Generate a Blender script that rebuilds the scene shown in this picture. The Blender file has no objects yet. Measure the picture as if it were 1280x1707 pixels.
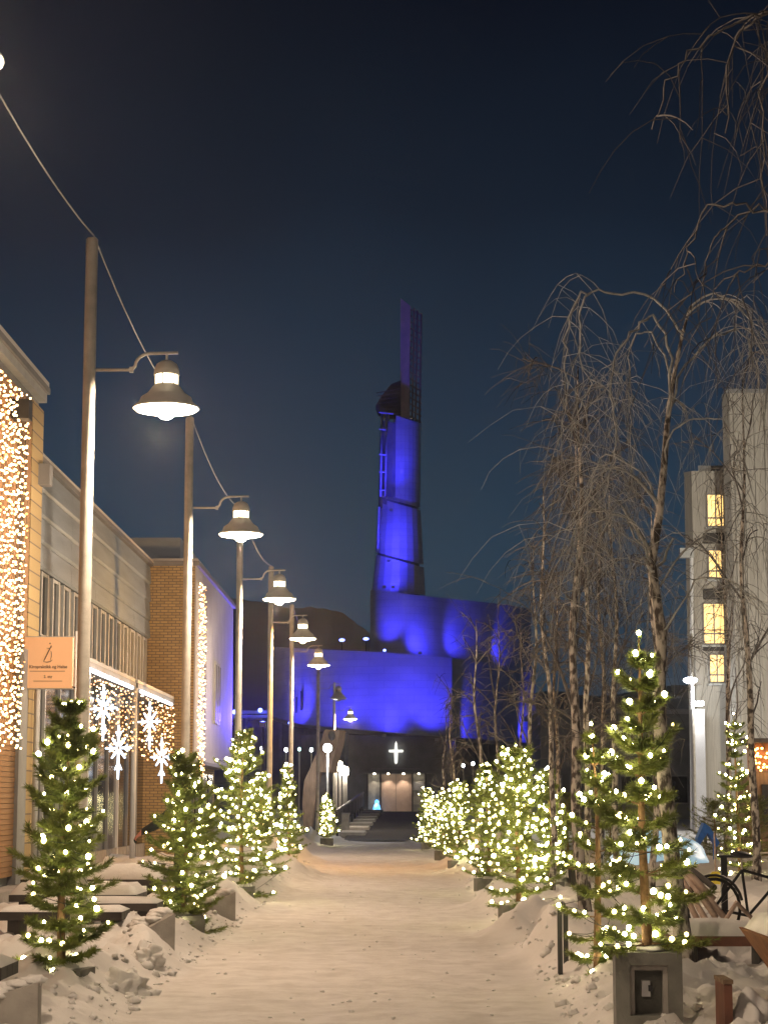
import bpy, math, random
from mathutils import Vector, Matrix, noise, Euler
R = math.radians
random.seed(7)
SC = bpy.context.scene
COL = SC.collection
# ---------------------------------------------------------------- camera
W, H, F, EYE = 1280, 1707, 3400.0, 1.7
PITCH, YAW = math.atan(482 / F), math.atan(25 / F)
cd = bpy.data.cameras.new('camera'); cam = bpy.data.objects.new('camera', cd); COL.objects.link(cam)
cam.location = (0, 0, EYE); cam.rotation_euler = (R(90) + PITCH, 0, YAW)
cd.sensor_fit = 'VERTICAL'; cd.sensor_height = 24; cd.lens = F / H * 24
cd.clip_start = .1; cd.clip_end = 6000
SC.camera = cam
# ---------------------------------------------------------------- night sky
wd = bpy.data.worlds.new('World'); SC.world = wd; wd.use_nodes = True
nt = wd.node_tree; nt.nodes.clear()
o = nt.nodes.new('ShaderNodeOutputWorld'); bg = nt.nodes.new('ShaderNodeBackground')
tc = nt.nodes.new('ShaderNodeTexCoord'); sx = nt.nodes.new('ShaderNodeSeparateXYZ')
cr = nt.nodes.new('ShaderNodeValToRGB'); nz = nt.nodes.new('ShaderNodeTexNoise')
ma = nt.nodes.new('ShaderNodeMath'); ma.operation = 'MULTIPLY_ADD'
nz.inputs['Scale'].default_value = 5; nz.inputs['Detail'].default_value = 3
sub = nt.nodes.new('ShaderNodeMath'); sub.operation = 'SUBTRACT'; sub.inputs[1].default_value = .5
nt.links.new(tc.outputs['Generated'], sx.inputs[0]); nt.links.new(tc.outputs['Generated'], nz.inputs['Vector'])
nt.links.new(nz.outputs[0], sub.inputs[0])
nt.links.new(sub.outputs[0], ma.inputs[0]); ma.inputs[1].default_value = .09; nt.links.new(sx.outputs['Z'], ma.inputs[2])
nt.links.new(ma.outputs[0], cr.inputs[0]); nt.links.new(cr.outputs[0], bg.inputs[0]); nt.links.new(bg.outputs[0], o.inputs[0])
e = cr.color_ramp.elements
e[0].position = 0; e[0].color = (.019, .038, .060, 1)
e[1].position = .42; e[1].color = (.0012, .0018, .0050, 1)
for p, c in ((.12, (.0135, .035, .060, 1)), (.20, (.0098, .022, .041, 1)), (.28, (.0042, .0090, .018, 1))):
    n = e.new(p); n.color = c
bg.inputs[1].default_value = 1.4
vs = SC.view_settings; vs.view_transform = 'Standard'; vs.look = 'None'; vs.exposure = 0; vs.gamma = 1; vs.use_curve_mapping = False
cy = SC.cycles
cy.use_denoising = True; cy.max_bounces = 5; cy.diffuse_bounces = 3; cy.glossy_bounces = 3; cy.transmission_bounces = 4
cy.sample_clamp_indirect = 2.0; cy.sample_clamp_direct = 0; cy.use_light_tree = True; cy.caustics_reflective = False; cy.caustics_refractive = False
cy.blur_glossy = 1.0
# ---------------------------------------------------------------- helpers
CR = cam.rotation_euler.to_matrix()
def at(u, v, Y):
    d = CR @ Vector(((u - W / 2) / F, -(v - H / 2) / F, -1))
    k = Y / d.y
    return Vector((d.x * k, Y, EYE + d.z * k))
def lerp(a, b, t): return a + (b - a) * t
def rnd(a, b): return random.uniform(a, b)
class MB:
    def __init__(s): s.v = []; s.f = []
    def quad(s, *p):
        n = len(s.v); s.v += [tuple(q) for q in p]; s.f.append(tuple(range(n, n + len(p)))); return s
    def box(s, x0, x1, y0, y1, z0, z1):
        n = len(s.v)
        s.v += [(x, y, z) for z in (z0, z1) for (x, y) in ((x0, y0), (x1, y0), (x1, y1), (x0, y1))]
        s.f += [tuple(n + i for i in q) for q in ((3, 2, 1, 0), (4, 5, 6, 7), (0, 1, 5, 4), (1, 2, 6, 5), (2, 3, 7, 6), (3, 0, 4, 7))]
        return s
    def prism(s, poly, a, b, fn):
        # poly: list of 2D points; fn(p, t) -> 3D
        n = len(s.v); m = len(poly)
        s.v += [tuple(fn(p, a)) for p in poly] + [tuple(fn(p, b)) for p in poly]
        s.f += [tuple(n + i for i in range(m))[::-1], tuple(n + m + i for i in range(m))]
        for i in range(m):
            j = (i + 1) % m; s.f.append((n + i, n + j, n + m + j, n + m + i))
        return s
    def tube(s, pts, rad, k=5, cap=True):
        pts = [Vector(p) for p in pts]
        if not isinstance(rad, (list, tuple)): rad = [rad] * len(pts)
        n0 = len(s.v); L = len(pts); prev = None
        for i, p in enumerate(pts):
            d = (pts[min(i + 1, L - 1)] - pts[max(i - 1, 0)])
            if d.length < 1e-9: d = Vector((0, 0, 1))
            d.normalize()
            a = prev if prev is not None else (Vector((1, 0, 0)) if abs(d.x) < .8 else Vector((0, 1, 0)))
            a = a - d * a.dot(d)
            if a.length < 1e-6: a = d.orthogonal()
            a.normalize(); prev = a; b = d.cross(a)
            for j in range(k):
                t = 2 * math.pi * j / k
                s.v.append(tuple(p + (a * math.cos(t) + b * math.sin(t)) * rad[i]))
        for i in range(L - 1):
            for j in range(k):
                q = (j + 1) % k; A = n0 + i * k; B = A + k
                s.f.append((A + j, A + q, B + q, B + j))
        if cap:
            s.f.append(tuple(n0 + j for j in range(k))[::-1]); s.f.append(tuple(n0 + (L - 1) * k + j for j in range(k)))
        return s
    def lathe(s, prof, c, k=24, closed=False):
        n = len(s.v); m = len(prof)
        for r, z in prof:
            for j in range(k):
                t = 2 * math.pi * j / k; s.v.append((c[0] + r * math.cos(t), c[1] + r * math.sin(t), c[2] + z))
        for i in range(m - 1):
            for j in range(k):
                q = (j + 1) % k; A = n + i * k; B = A + k
                s.f.append((A + j, A + q, B + q, B + j))
        if closed:
            s.f.append(tuple(n + j for j in range(k))[::-1]); s.f.append(tuple(n + (m - 1) * k + j for j in range(k)))
        return s
    def blob(s, c, r, sq=(1, 1, 1), amp=.25, fr=1.5, lv=2, seed=0):
        v, f = ICO[lv]; n = len(s.v)
        for p in v:
            q = Vector(p); d = 1 + amp * noise.noise(q * fr + Vector((seed * 7.3, seed * 1.7, seed * 3.1)))
            s.v.append((c[0] + q.x * r * d * sq[0], c[1] + q.y * r * d * sq[1], c[2] + q.z * r * d * sq[2]))
        s.f += [tuple(n + i for i in t) for t in f]
        return s
    def mesh(s, name):
        m = bpy.data.meshes.new(name); m.from_pydata(s.v, [], s.f); m.update(); return m
    def build(s, name, mat, parent=None, smooth=False):
        m = s.mesh(name); m.materials.append(mat)
        if smooth: m.shade_smooth()
        return link(name, m, parent)
def make_ico():
    t = (1 + 5 ** .5) / 2
    v = [Vector(p).normalized() for p in ((-1, t, 0), (1, t, 0), (-1, -t, 0), (1, -t, 0), (0, -1, t), (0, 1, t), (0, -1, -t), (0, 1, -t), (t, 0, -1), (t, 0, 1), (-t, 0, -1), (-t, 0, 1))]
    f = [(0, 11, 5), (0, 5, 1), (0, 1, 7), (0, 7, 10), (0, 10, 11), (1, 5, 9), (5, 11, 4), (11, 10, 2), (10, 7, 6), (7, 1, 8), (3, 9, 4), (3, 4, 2), (3, 2, 6), (3, 6, 8), (3, 8, 9), (4, 9, 5), (2, 4, 11), (6, 2, 10), (8, 6, 7), (9, 8, 1)]
    out = [(list(v), list(f))]
    for _ in range(3):
        v = list(v); c = {}; g = []
        def mid(a, b):
            k = (min(a, b), max(a, b))
            if k not in c: v.append(((v[a] + v[b]) / 2).normalized()); c[k] = len(v) - 1
            return c[k]
        for a, b, d in f:
            x, y, z = mid(a, b), mid(b, d), mid(d, a); g += [(a, x, z), (b, y, x), (d, z, y), (x, y, z)]
        f = g; out.append((list(v), list(f)))
    return out
ICO = make_ico()
def link(name, data, parent=None):
    ob = bpy.data.objects.new(name, data); COL.objects.link(ob)
    if parent is not None: ob.parent = parent
    return ob
def tag(ob, label, cat, group=None):
    ob['label'] = label; ob['category'] = cat
    if group: ob['group'] = group
    return ob
def thing(name, label, cat, loc=(0, 0, 0), group=None):
    ob = link(name, None); ob.location = loc; ob.empty_display_size = .2
    return tag(ob, label, cat, group)
def struct(ob): ob['kind'] = 'structure'; return ob
def stuff(ob): ob['kind'] = 'stuff'; return ob
# ---------------------------------------------------------------- materials
def mat(name, col, rough=.7, metal=0, var=.15, scale=8, bump=0, bscale=None, col2=None, vec=None, emit=None, es=0, spec=.5, detail=4):
    m = bpy.data.materials.new(name); m.use_nodes = True; t = m.node_tree; b = t.nodes['Principled BSDF']
    b.inputs['Roughness'].default_value = rough; b.inputs['Metallic'].default_value = metal; b.inputs['Specular IOR Level'].default_value = spec
    tcn = t.nodes.new('ShaderNodeTexCoord'); mp = t.nodes.new('ShaderNodeMapping'); t.links.new(tcn.outputs['Object'], mp.inputs[0])
    if vec: mp.inputs['Scale'].default_value = vec
    n = t.nodes.new('ShaderNodeTexNoise'); n.inputs['Scale'].default_value = scale; n.inputs['Detail'].default_value = detail
    t.links.new(mp.outputs[0], n.inputs['Vector'])
    r = t.nodes.new('ShaderNodeValToRGB'); r.color_ramp.elements[0].position = .3; r.color_ramp.elements[1].position = .7
    c2 = col2 or tuple(min(1, c * (1 + var)) for c in col); c1 = col if col2 else tuple(c * (1 - var) for c in col)
    r.color_ramp.elements[0].color = (*c1, 1); r.color_ramp.elements[1].color = (*c2, 1)
    t.links.new(n.outputs[0], r.inputs[0]); t.links.new(r.outputs[0], b.inputs['Base Color'])
    if bump:
        n2 = t.nodes.new('ShaderNodeTexNoise'); n2.inputs['Scale'].default_value = bscale or scale * 3; n2.inputs['Detail'].default_value = 5
        t.links.new(mp.outputs[0], n2.inputs['Vector'])
        bp = t.nodes.new('ShaderNodeBump'); bp.inputs['Strength'].default_value = bump; bp.inputs['Distance'].default_value = .02
        t.links.new(n2.outputs[0], bp.inputs['Height']); t.links.new(bp.outputs[0], b.inputs['Normal'])
    if emit:
        b.inputs['Emission Color'].default_value = (*emit, 1); b.inputs['Emission Strength'].default_value = es
    return m
def emitter(name, col, s): return mat(name, (.8, .8, .8), emit=col, es=s, var=.02)
def brickmat(name, c1, c2, mortar, bw, bh, rot=None):
    m = bpy.data.materials.new(name); m.use_nodes = True; t = m.node_tree; b = t.nodes['Principled BSDF']; b.inputs['Roughness'].default_value = .85
    tcn = t.nodes.new('ShaderNodeTexCoord'); mp = t.nodes.new('ShaderNodeMapping'); t.links.new(tcn.outputs['Object'], mp.inputs[0])
    mp.inputs['Rotation'].default_value = rot or (0, 0, 0)
    k = t.nodes.new('ShaderNodeTexBrick'); k.inputs['Scale'].default_value = 1; k.inputs['Brick Width'].default_value = bw; k.inputs['Row Height'].default_value = bh
    k.inputs['Mortar Size'].default_value = .012; k.inputs['Color1'].default_value = (*c1, 1); k.inputs['Color2'].default_value = (*c2, 1); k.inputs['Mortar'].default_value = (*mortar, 1)
    t.links.new(mp.outputs[0], k.inputs['Vector']); t.links.new(k.outputs['Color'], b.inputs['Base Color'])
    bp = t.nodes.new('ShaderNodeBump'); bp.inputs['Strength'].default_value = .6; bp.inputs['Distance'].default_value = .015; bp.invert = True
    t.links.new(k.outputs['Fac'], bp.inputs['Height']); t.links.new(bp.outputs[0], b.inputs['Normal'])
    return m
M = {}
M['steel'] = mat('galvanised_steel', (.50, .47, .41), .42, .25, .18, 6, .15, 30)
M['lampgrey'] = mat('lamp_enamel', (.52, .51, .46), .4, 0, .1, 9)
M['black'] = mat('black_paint', (.018, .018, .02), .45, 0, .2, 12)
M['lampglow'] = emitter('lamp_glow', (1, .80, .55), 34)
M['lampglass'] = emitter('lamp_glass', (1, .80, .52), 9)
M['lampoff'] = mat('lamp_glass_unlit', (.25, .25, .23), .2)
M['snow'] = mat('clean_snow', (.74, .72, .69), .8, 0, .04, 3, .5, 14, spec=.2)
M['needle'] = mat('needles', (.085, .115, .026), .55, 0, 0, 5, col2=(.22, .25, .055))
_t = M['needle'].node_tree; _p = _t.nodes['Principled BSDF']; _o = [n for n in _t.nodes if n.type == 'OUTPUT_MATERIAL'][0]
_tr = _t.nodes.new('ShaderNodeBsdfTranslucent'); _mx = _t.nodes.new('ShaderNodeMixShader'); _mx.inputs[0].default_value = .35
_t.links.new(_p.inputs['Base Color'].links[0].from_socket, _tr.inputs[0]); _t.links.new(_p.outputs[0], _mx.inputs[1]); _t.links.new(_tr.outputs[0], _mx.inputs[2]); _t.links.new(_mx.outputs[0], _o.inputs[0])
M['bark'] = mat('spruce_bark', (.16, .09, .045), .9, 0, .35, 20, .5)
M['bulb'] = emitter('fairy_bulb', (1, .87, .46), 66)
M['bulbdim'] = emitter('fairy_bulb_dim', (1, .80, .30), 14)
M['bulbwarm'] = emitter('curtain_bulb', (1, .62, .30), 6.5)
M['bulbamber'] = emitter('curtain_bulb_amber', (1, .40, .10), 2.2)
M['wire'] = mat('light_wire', (.02, .03, .02), .6)
M['concrete'] = mat('concrete', (.16, .16, .14), .9, 0, .25, 7, .35, 40)
M['concretel'] = mat('pale_concrete', (.33, .31, .28), .9, 0, .18, 5, .3, 40)
M['darkwood'] = mat('dark_plank', (.04, .034, .03), .7, 0, .3, 6, .2, 30)
M['redwood'] = mat('red_brown_plank', (.16, .065, .04), .7, 0, .3, 6, .2, 30)
M['siding'] = mat('orange_siding', (.36, .185, .07), .7, 0, .2, 3, .15, 20, vec=(1, .2, 6))
M['brick'] = brickmat('yellow_brick', (.54, .39, .18), (.42, .30, .14), (.20, .16, .11), .23, .083, (R(90), 0, 0))
M['brickx'] = brickmat('yellow_brick_side', (.54, .39, .18), (.42, .30, .14), (.20, .16, .11), .23, .083, (R(90), 0, R(90)))
M['panel'] = mat('grey_panel', (.30, .355, .41), .6, .2, .12, 1.3, .2, 18, vec=(1, .3, 3))
M['plaster'] = mat('pale_plaster', (.52, .52, .54), .8, 0, .08, 1.2, .15, 25)
M['trim'] = mat('cream_trim', (.47, .48, .47), .6, 0, .1, 4)
M['greytrim'] = mat('grey_trim', (.24, .24, .24), .6, 0, .1, 4)
M['glassdark'] = mat('dark_glass', (.012, .014, .018), .12, 0, .3, 1.5, spec=.6)
M['blind'] = mat('grey_blind', (.14, .135, .13), .5, 0, .15, 3)
M['titan'] = mat('titanium_cladding', (.50, .50, .52), .5, .25, .10, .35, .10, 2.0, vec=(1, 1, 3))
M['dwall'] = mat('charcoal_wall', (.17, .175, .18), .8, 0, .2, 1.0, .2, 8)
M['ramp'] = mat('wet_dark_slate', (.035, .036, .04), .95, 0, .35, 1.5, .2, 12)
M['door'] = mat('wood_door', (.42, .31, .24), .6, 0, .1, 2)
M['vestibule'] = mat('stone_vestibule', (.40, .39, .34), .7, 0, .2, 3)
M['white'] = mat('white_metal', (.75, .75, .75), .4, 0, .05, 4)
M['coldglow'] = emitter('cold_lamp', (.9, .96, 1), 30)
M['tube'] = emitter('tube_glow', (.9, .96, 1), 7)
M['warmglow'] = emitter('warm_lamp', (1, .85, .62), 22)
M['crossglow'] = emitter('cross_light', (.96, .95, .86), 1.3)
M['blueglow'] = emitter('blue_led', (.16, .22, 1), 9)
M['tealglow'] = emitter('teal_led', (.55, .95, .85), 4)
M['flake'] = emitter('snowflake_led', (.62, .80, 1), 5)
M['winlit'] = mat('lit_window', (.6, .5, .3), .6, 0, .3, 6, emit=(1, .62, .20), es=1.7)
M['signface'] = mat('sign_acrylic', (.40, .25, .15), .5, 0, .04, 4, emit=(1, .44, .17), es=.55)
M['ink'] = mat('sign_ink', (.10, .06, .04), .6)
M['birch'] = mat('birch_bark', (.055, .045, .04), .9, 0, 0, 5, .4, 30, col2=(.46, .42, .37), vec=(3.2, 3.2, 1.6))
_r = [n for n in M['birch'].node_tree.nodes if n.type == 'VALTORGB'][0].color_ramp; _r.elements[0].position = .44; _r.elements[1].position = .56
M['twig'] = mat('frosted_twig', (.20, .205, .205), .9, 0, 0, 12, col2=(.42, .42, .40))
M['twigd'] = mat('bare_twig', (.065, .060, .060), .9, 0, 0, 12, col2=(.14, .13, .125))
M['hill'] = mat('forest_hill', (.010, .012, .014), 1, 0, .3, .02)
M['concwall'] = mat('ribbed_render', (.42, .39, .34), .9, 0, .15, 2, .4, 6, vec=(8, 8, .4))
M['weathered'] = mat('weathered_timber', (.20, .13, .08), .85, 0, .3, 3, .3, 12, vec=(5, 5, .7))
M['jacket'] = mat('dark_jacket', (.014, .022, .026), .8, 0, .2, 20, .3, 60)
M['skin'] = mat('cold_skin', (.45, .17, .12), .6, 0, .05, 20)
M['rust'] = mat('rusty_steel', (.28, .115, .035), .8, .1, .3, 9, .3, 40)
M['snowglow'] = mat('glow_snow_dome', (.55, .70, .80), .4, 0, .1, 3, .2, 10, emit=(.35, .62, .80), es=.55)  # bluish light falling on snow, put in as the surface's own emission
M['bluecloth'] = mat('blue_tarp', (.03, .16, .55), .6, 0, .2, 8)
M['rubber'] = mat('tyre_rubber', (.02, .02, .02), .8)
M['yellow'] = mat('yellow_plastic', (.75, .62, .06), .5)
M['stick'] = mat('peeled_pole', (.40, .30, .24), .8, 0, .2, 12, .2)
_t = M['titan'].node_tree; _p = _t.nodes['Principled BSDF']; _b = _t.nodes.new('ShaderNodeTexBrick'); _mp = _t.nodes.new('ShaderNodeMapping'); _tc = _t.nodes.new('ShaderNodeTexCoord')
_mp.inputs['Rotation'].default_value = (R(90), 0, 0); _t.links.new(_tc.outputs['Object'], _mp.inputs[0]); _t.links.new(_mp.outputs[0], _b.inputs['Vector'])
for _k, _v in (('Scale', 1), ('Brick Width', 2.6), ('Row Height', .62), ('Mortar Size', .035), ('Color1', (.95, .95, .95, 1)), ('Color2', (1, 1, 1, 1)), ('Mortar', (.86, .86, .86, 1))): _b.inputs[_k].default_value = _v
_m = _t.nodes.new('ShaderNodeMix'); _m.data_type = 'RGBA'; _m.blend_type = 'MULTIPLY'; _m.inputs[0].default_value = 1
_t.links.new(_p.inputs['Base Color'].links[0].from_socket, _m.inputs[6]); _t.links.new(_b.outputs['Color'], _m.inputs[7]); _t.links.new(_m.outputs[2], _p.inputs['Base Color'])
def bsock(m): return m.node_tree.nodes['Principled BSDF']
def light(kind, name, parent, loc, energy, col, **kw):
    ld = bpy.data.lights.new(name, kind); ld.energy = energy; ld.color = col
    for k, v in kw.items(): setattr(ld, k, v)
    ob = link(name, ld, parent); ob.location = loc; return ob
def aim(ob, target):
    d = Vector(target) - ob.location; ob.rotation_euler = d.to_track_quat('-Z', 'Y').to_euler()
# ---------------------------------------------------------------- ground
XL, XR = -2.15, 1.2
def ss(a, b, t):
    t = max(0, min(1, (t - a) / (b - a))); return t * t * (3 - 2 * t)
def ramp_z(y): return 0.02 + .80 * max(0, min(1, (y - 88) / 88))
def gz(x, y):
    n1 = noise.noise(Vector((x * .6, y * .45, 1))); n2 = noise.noise(Vector((x * 2.1, y * 1.4, 5))); n3 = noise.noise(Vector((x * 6, y * 4.2, 9)))
    n4 = noise.noise(Vector((x * 14, y * 9, 3)))
    base = .018 * n2 + .009 * n3 + .007 * n4 + .014 * noise.noise(Vector((x * .5, y * 1.6, 7))) + .009 * abs(noise.noise(Vector((x * 3.0, y * 5.5, 4))))
    far = ss(54, 60, y)
    el = XL + .28 * noise.noise(Vector((3, y * .35, 0))) - .45 * ss(40, 56, y)
    er = XR + .16 * noise.noise(Vector((9, y * .4, 0))) + .25 * ss(38, 50, y)
    d = max(el - x, x - er)
    if d > 0:
        hb = (.27 + .16 * n1) if x < 0 else (.27 + .13 * n1)
        bank = ss(0, .75, d) * (hb + .17 * n2 + .10 * abs(n3) + .045 * n4 + .03 * abs(noise.noise(Vector((x * 27, y * 20, 2)))))
        bank -= ss(1.0, 2.0, d) * .10
        if y < 60 or True:
            k = 1 - far * .75
            base += max(0, bank) * k
    # ploughed mounds at the end of the lane
    for mx, my, mr, mh in ((-2.9, 31.5, .7, .4), (-3.1, 39, .9, .5), (-2.9, 45, 1.2, .6), (-3.5, 52, 1.3, .55), (-2.9, 57, .8, .4), (1.75, 22.5, .5, .35), (1.5, 26, .5, .3), (1.6, 33, .6, .3), (2.0, 54.5, .9, .8), (1.75, 50, .7, .35), (-3.3, 84, 1.3, .45), (1.9, 82, 1.6, .5), (2.6, 72, 1.3, .5), (-4.2, 72, 1.5, .5)):
        q = ((x - mx) / mr) ** 2 + ((y - my) / (mr * 1.6)) ** 2
        if q < 5: base += mh * math.exp(-q * 1.5) * (1 + .5 * n2 + .3 * n3)
    base -= .24 * math.exp(-(((x - 1.85) / .75) ** 2 + ((y - 14.2) / 1.1) ** 2))
    if y > 85.5:
        base += ramp_z(y) + .02 - .12 * ss(0, 1, 1 - abs((x + .5) / 3.4) ** 4) * ss(85.5, 87, y)
    return base
def axis_x():
    xs = []; x = -5.2
    while x < 5.2: xs.append(x); x += .062
    a = 5.2; st = .1
    while a < 4000: xs.append(a); xs.insert(0, -a - .01); a += st; st *= 1.14
    return xs
def axis_y():
    ys = [-400, -60, -30, -15, -6, 0, 5, 9]; y = 12.
    while y < 95: ys.append(y); y += max(.06, y * .0046)
    st = .8
    while y < 5000: ys.append(y); y += st; st *= 1.12
    return ys
xs, ys = axis_x(), axis_y()
gv, pathv = [], []
for y in ys:
    for x in xs:
        near = abs(x) < 60 and 0 < y < 260
        gv.append((x, y, gz(x, y) if near else (ramp_z(y) * (1 if y > 86 else 0))))
        d = max(XL - .05 - x, x - XR - .05)
        pathv.append(1 - ss(-.25, .35, d) if y < 88 else 0)
nx = len(xs); gf = [(j * nx + i, j * nx + i + 1, (j + 1) * nx + i + 1, (j + 1) * nx + i) for j in range(len(ys) - 1) for i in range(nx - 1)]
gm = bpy.data.meshes.new('snowy_ground'); gm.from_pydata(gv, [], gf); gm.update(); gm.shade_smooth()
at_ = gm.attributes.new('path', 'FLOAT', 'POINT'); at_.data.foreach_set('value', pathv)
sm = mat('snow_ground', (.72, .69, .655), .75, 0, .03, 2, .8, 9, spec=.25)
t = sm.node_tree; b = bsock(sm)
an = t.nodes.new('ShaderNodeAttribute'); an.attribute_name = 'path'
nn = t.nodes.new('ShaderNodeTexNoise'); nn.inputs['Scale'].default_value = 2.6; nn.inputs['Detail'].default_value = 8; nn.inputs['Roughness'].default_value = .65
mpn = [n for n in t.nodes if n.type == 'MAPPING'][0]; t.links.new(mpn.outputs[0], nn.inputs['Vector'])
rr = t.nodes.new('ShaderNodeValToRGB'); rr.color_ramp.elements[0].position = .34; rr.color_ramp.elements[0].color = (.53, .49, .455, 1); rr.color_ramp.elements[1].position = .60; rr.color_ramp.elements[1].color = (.68, .645, .61, 1)
t.links.new(nn.outputs[0], rr.inputs[0])
mx = t.nodes.new('ShaderNodeMix'); mx.data_type = 'RGBA'
t.links.new(an.outputs['Fac'], mx.inputs[0])
old = b.inputs['Base Color'].links[0].from_socket
t.links.new(old, mx.inputs[6]); t.links.new(rr.outputs[0], mx.inputs[7]); t.links.new(mx.outputs[2], b.inputs['Base Color'])
gm.materials.append(sm)
struct(link('snowy_ground', gm))
# loose clods thrown up by the plough
cl = MB()
for i in range(1100):
    y = 14 * (56 / 14) ** random.random()
    side = random.random() < .5
    x = (XL - abs(random.gauss(.05, .40))) if side else (XR + .1 + abs(random.gauss(.1, .5)))
    r = rnd(.006, .020) * (1 + 3.0 * (random.random() ** 8))
    cl.blob((x, y, gz(x, y) + r * .2), r, (1, 1.1, .75), .9, 1.9, 1, i)
for i in range(120):
    x = rnd(XL, XR); y = 14 * (50 / 14) ** random.random(); r = rnd(.008, .022)
    cl.blob((x, y, gz(x, y) + r * .2), r, (1, 1, .7), .8, 1.7, 1, i)
stuff(tag(cl.build('snow_clods', M['snow'], None, True), 'loose lumps of ploughed snow scattered along both path edges', 'snow'))
# dark slate ramp to the church
rp = MB()
A0, A1, B0, B1 = at(572, 1403, 87), at(704, 1403, 87), at(608, 1352, 177), at(712, 1352, 177)
rp.quad((A0.x, 87, ramp_z(87) + .03), (A1.x, 87, ramp_z(87) + .03), (B1.x + .6, 177.5, ramp_z(177.5)), (B0.x, 177.5, ramp_z(177.5)))
struct(rp.build('slate_ramp', M['ramp']))
hl = MB()
def hill_pts(Y, prof):
    return [at(u, v, Y) for u, v in prof]
ring = hill_pts(1100, ((-900, 1120), (-300, 1060), (100, 1000), (300, 985), (380, 990), (430, 1003), (480, 1014), (520, 1013), (560, 1019), (590, 1034), (620, 1062), (700, 1110), (820, 1150), (1000, 1160), (1300, 1120), (1900, 1150)))
fine = []
for a, c in zip(ring, ring[1:]):
    for k in range(10):
        p = a.lerp(c, k / 10); p.z += 3.0 * noise.noise(Vector((p.x * .04, 0, 2))) + 1.5 * noise.noise(Vector((p.x * .15, 0, 2))); fine.append(p)
n0 = len(fine)
hl.v = [(p.x, 1000, -5) for p in fine] + [tuple(p) for p in fine] + [(p.x, 1500, -5) for p in fine]
hl.f = [(k * n0 + i, k * n0 + i + 1, (k + 1) * n0 + i + 1, (k + 1) * n0 + i) for k in range(2) for i in range(n0 - 1)]
struct(hl.build('mountain', M['hill']))
# ---------------------------------------------------------------- street lamps
LX, PX, LZ, PH = -2.49, -3.32, 5.83, 7.75
WARM = (1, .745, .53)
def ordinal(i): return ('', 'first', 'second', 'third', 'fourth', 'fifth', 'sixth', 'seventh', 'eighth', 'ninth')[i]
def street_lamp(x, y, lit, label, sgn=1, power=730, warm=WARM):
    t = thing('street_lamp', label, 'street lamp', (x, y, 0), 'street lamps in a row along the path')
    dx = (LX - PX) * sgn
    MB().lathe([(.085, 0), (.085, 1.0), (.07, 1.05), (.066, PH - .02), (.05, PH)], (0, 0, 0), 16, True).build('pole', M['steel'], t, True)
    p = [(sgn * .05, 0, LZ + .46)] + [(sgn * .42, 0, LZ + .46), (sgn * .46, 0, LZ + .47)]
    for k in range(7):
        a = math.pi * (1 - k / 12); p.append((sgn * (.66 + .17 * math.cos(a)), 0, LZ + .50 + .14 * math.sin(a)))
    p += [(sgn * (abs(dx) + .12), 0, LZ + .645)]
    MB().tube(p, .018, 6).build('bracket', M['steel'], t, True)
    MB().box(sgn * .43, sgn * .43 + .04, -.02, .02, LZ + .43, LZ + .49).build('clamp', M['steel'], t)
    c = (dx, 0, LZ)
    MB().lathe([(.0, .56), (.06, .555), (.11, .52), (.135, .46), (.14, .40), (.125, .40)], c, 20).build('cap', M['lampgrey'], t, True)
    MB().lathe([(.115, .40), (.115, .29)], c, 20).build('lantern_glass', M['lampglass'] if lit else M['lampoff'], t, True)
    MB().tube([(dx, 0, LZ + .645), (dx, 0, LZ + .54)], .014, 6).build('hanger', M['steel'], t)
    for k in range(6):
        a = k * math.pi / 3 + .3; MB().box(dx + .125 * math.cos(a) - .006, dx + .125 * math.cos(a) + .006, .125 * math.sin(a) - .006, .125 * math.sin(a) + .006, LZ + .28, LZ + .41).build('lantern_bar', M['lampgrey'], t)
    MB().lathe([(.12, .30), (.15, .27), (.20, .20), (.27, .155), (.29, .10), (.345, .06), (.36, .035), (.35, .03), (.28, .09), (.19, .18), (.11, .28)], c, 28).build('shade', M['lampgrey'], t, True)
    MB().lathe([(.335, .035), (.32, .012), (.2, -.008), (.095, -.02), (.08, -.05), (.045, -.075), (.0, -.08)], c, 24).build('diffuser', M['lampglow'] if lit else M['lampoff'], t, True)
    if lit:
        l = light('POINT', 'lamp_light', t, (dx, 0, LZ - .16), power, warm, shadow_soft_size=.07)
    return t
LY = [11.05 + 10.42 * i for i in range(10)]
for i in (-2, -1):
    street_lamp(PX, LY[0] + 10.42 * i, True, 'tall street lamp behind the start of the cleared path', power=590)
for i, y in enumerate(LY):
    if i in (6, 8): continue
    if i == 0: lb = 'tall street lamp one before the lamp by the orange sign'
    elif i == 1: lb = 'tall steel street lamp with bell shade beside the projecting orange sign'
    elif i == 7: lb = 'unlit street lamp in front of the blue church wall'
    elif i == 9: lb = 'small far lit street lamp beyond the unlit lamp'
    else: lb = 'lit street lamp, %s one along the row after the lamp by the orange sign' % ordinal(i - 1)
    street_lamp(PX - (.10 if i == 0 else 0), y, i != 7, lb, warm=(1, .50, .15) if i == 4 else WARM, power=1100 if i == 4 else 730)
wi = MB(); pts = []
for i in range(-2, 6):
    a, c = LY[0] + 10.42 * i, LY[0] + 10.42 * (i + 1)
    for k in range(12):
        s = k / 12; pts.append((PX + .02, lerp(a, c, s), PH + .02 - .55 * 4 * s * (1 - s) * .5))
wi.tube(pts, .009, 6)
tag(wi.build('overhead_cable', M['greytrim'], None, True), 'thin cable strung between the tops of the street lamp poles', 'cable')
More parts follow.
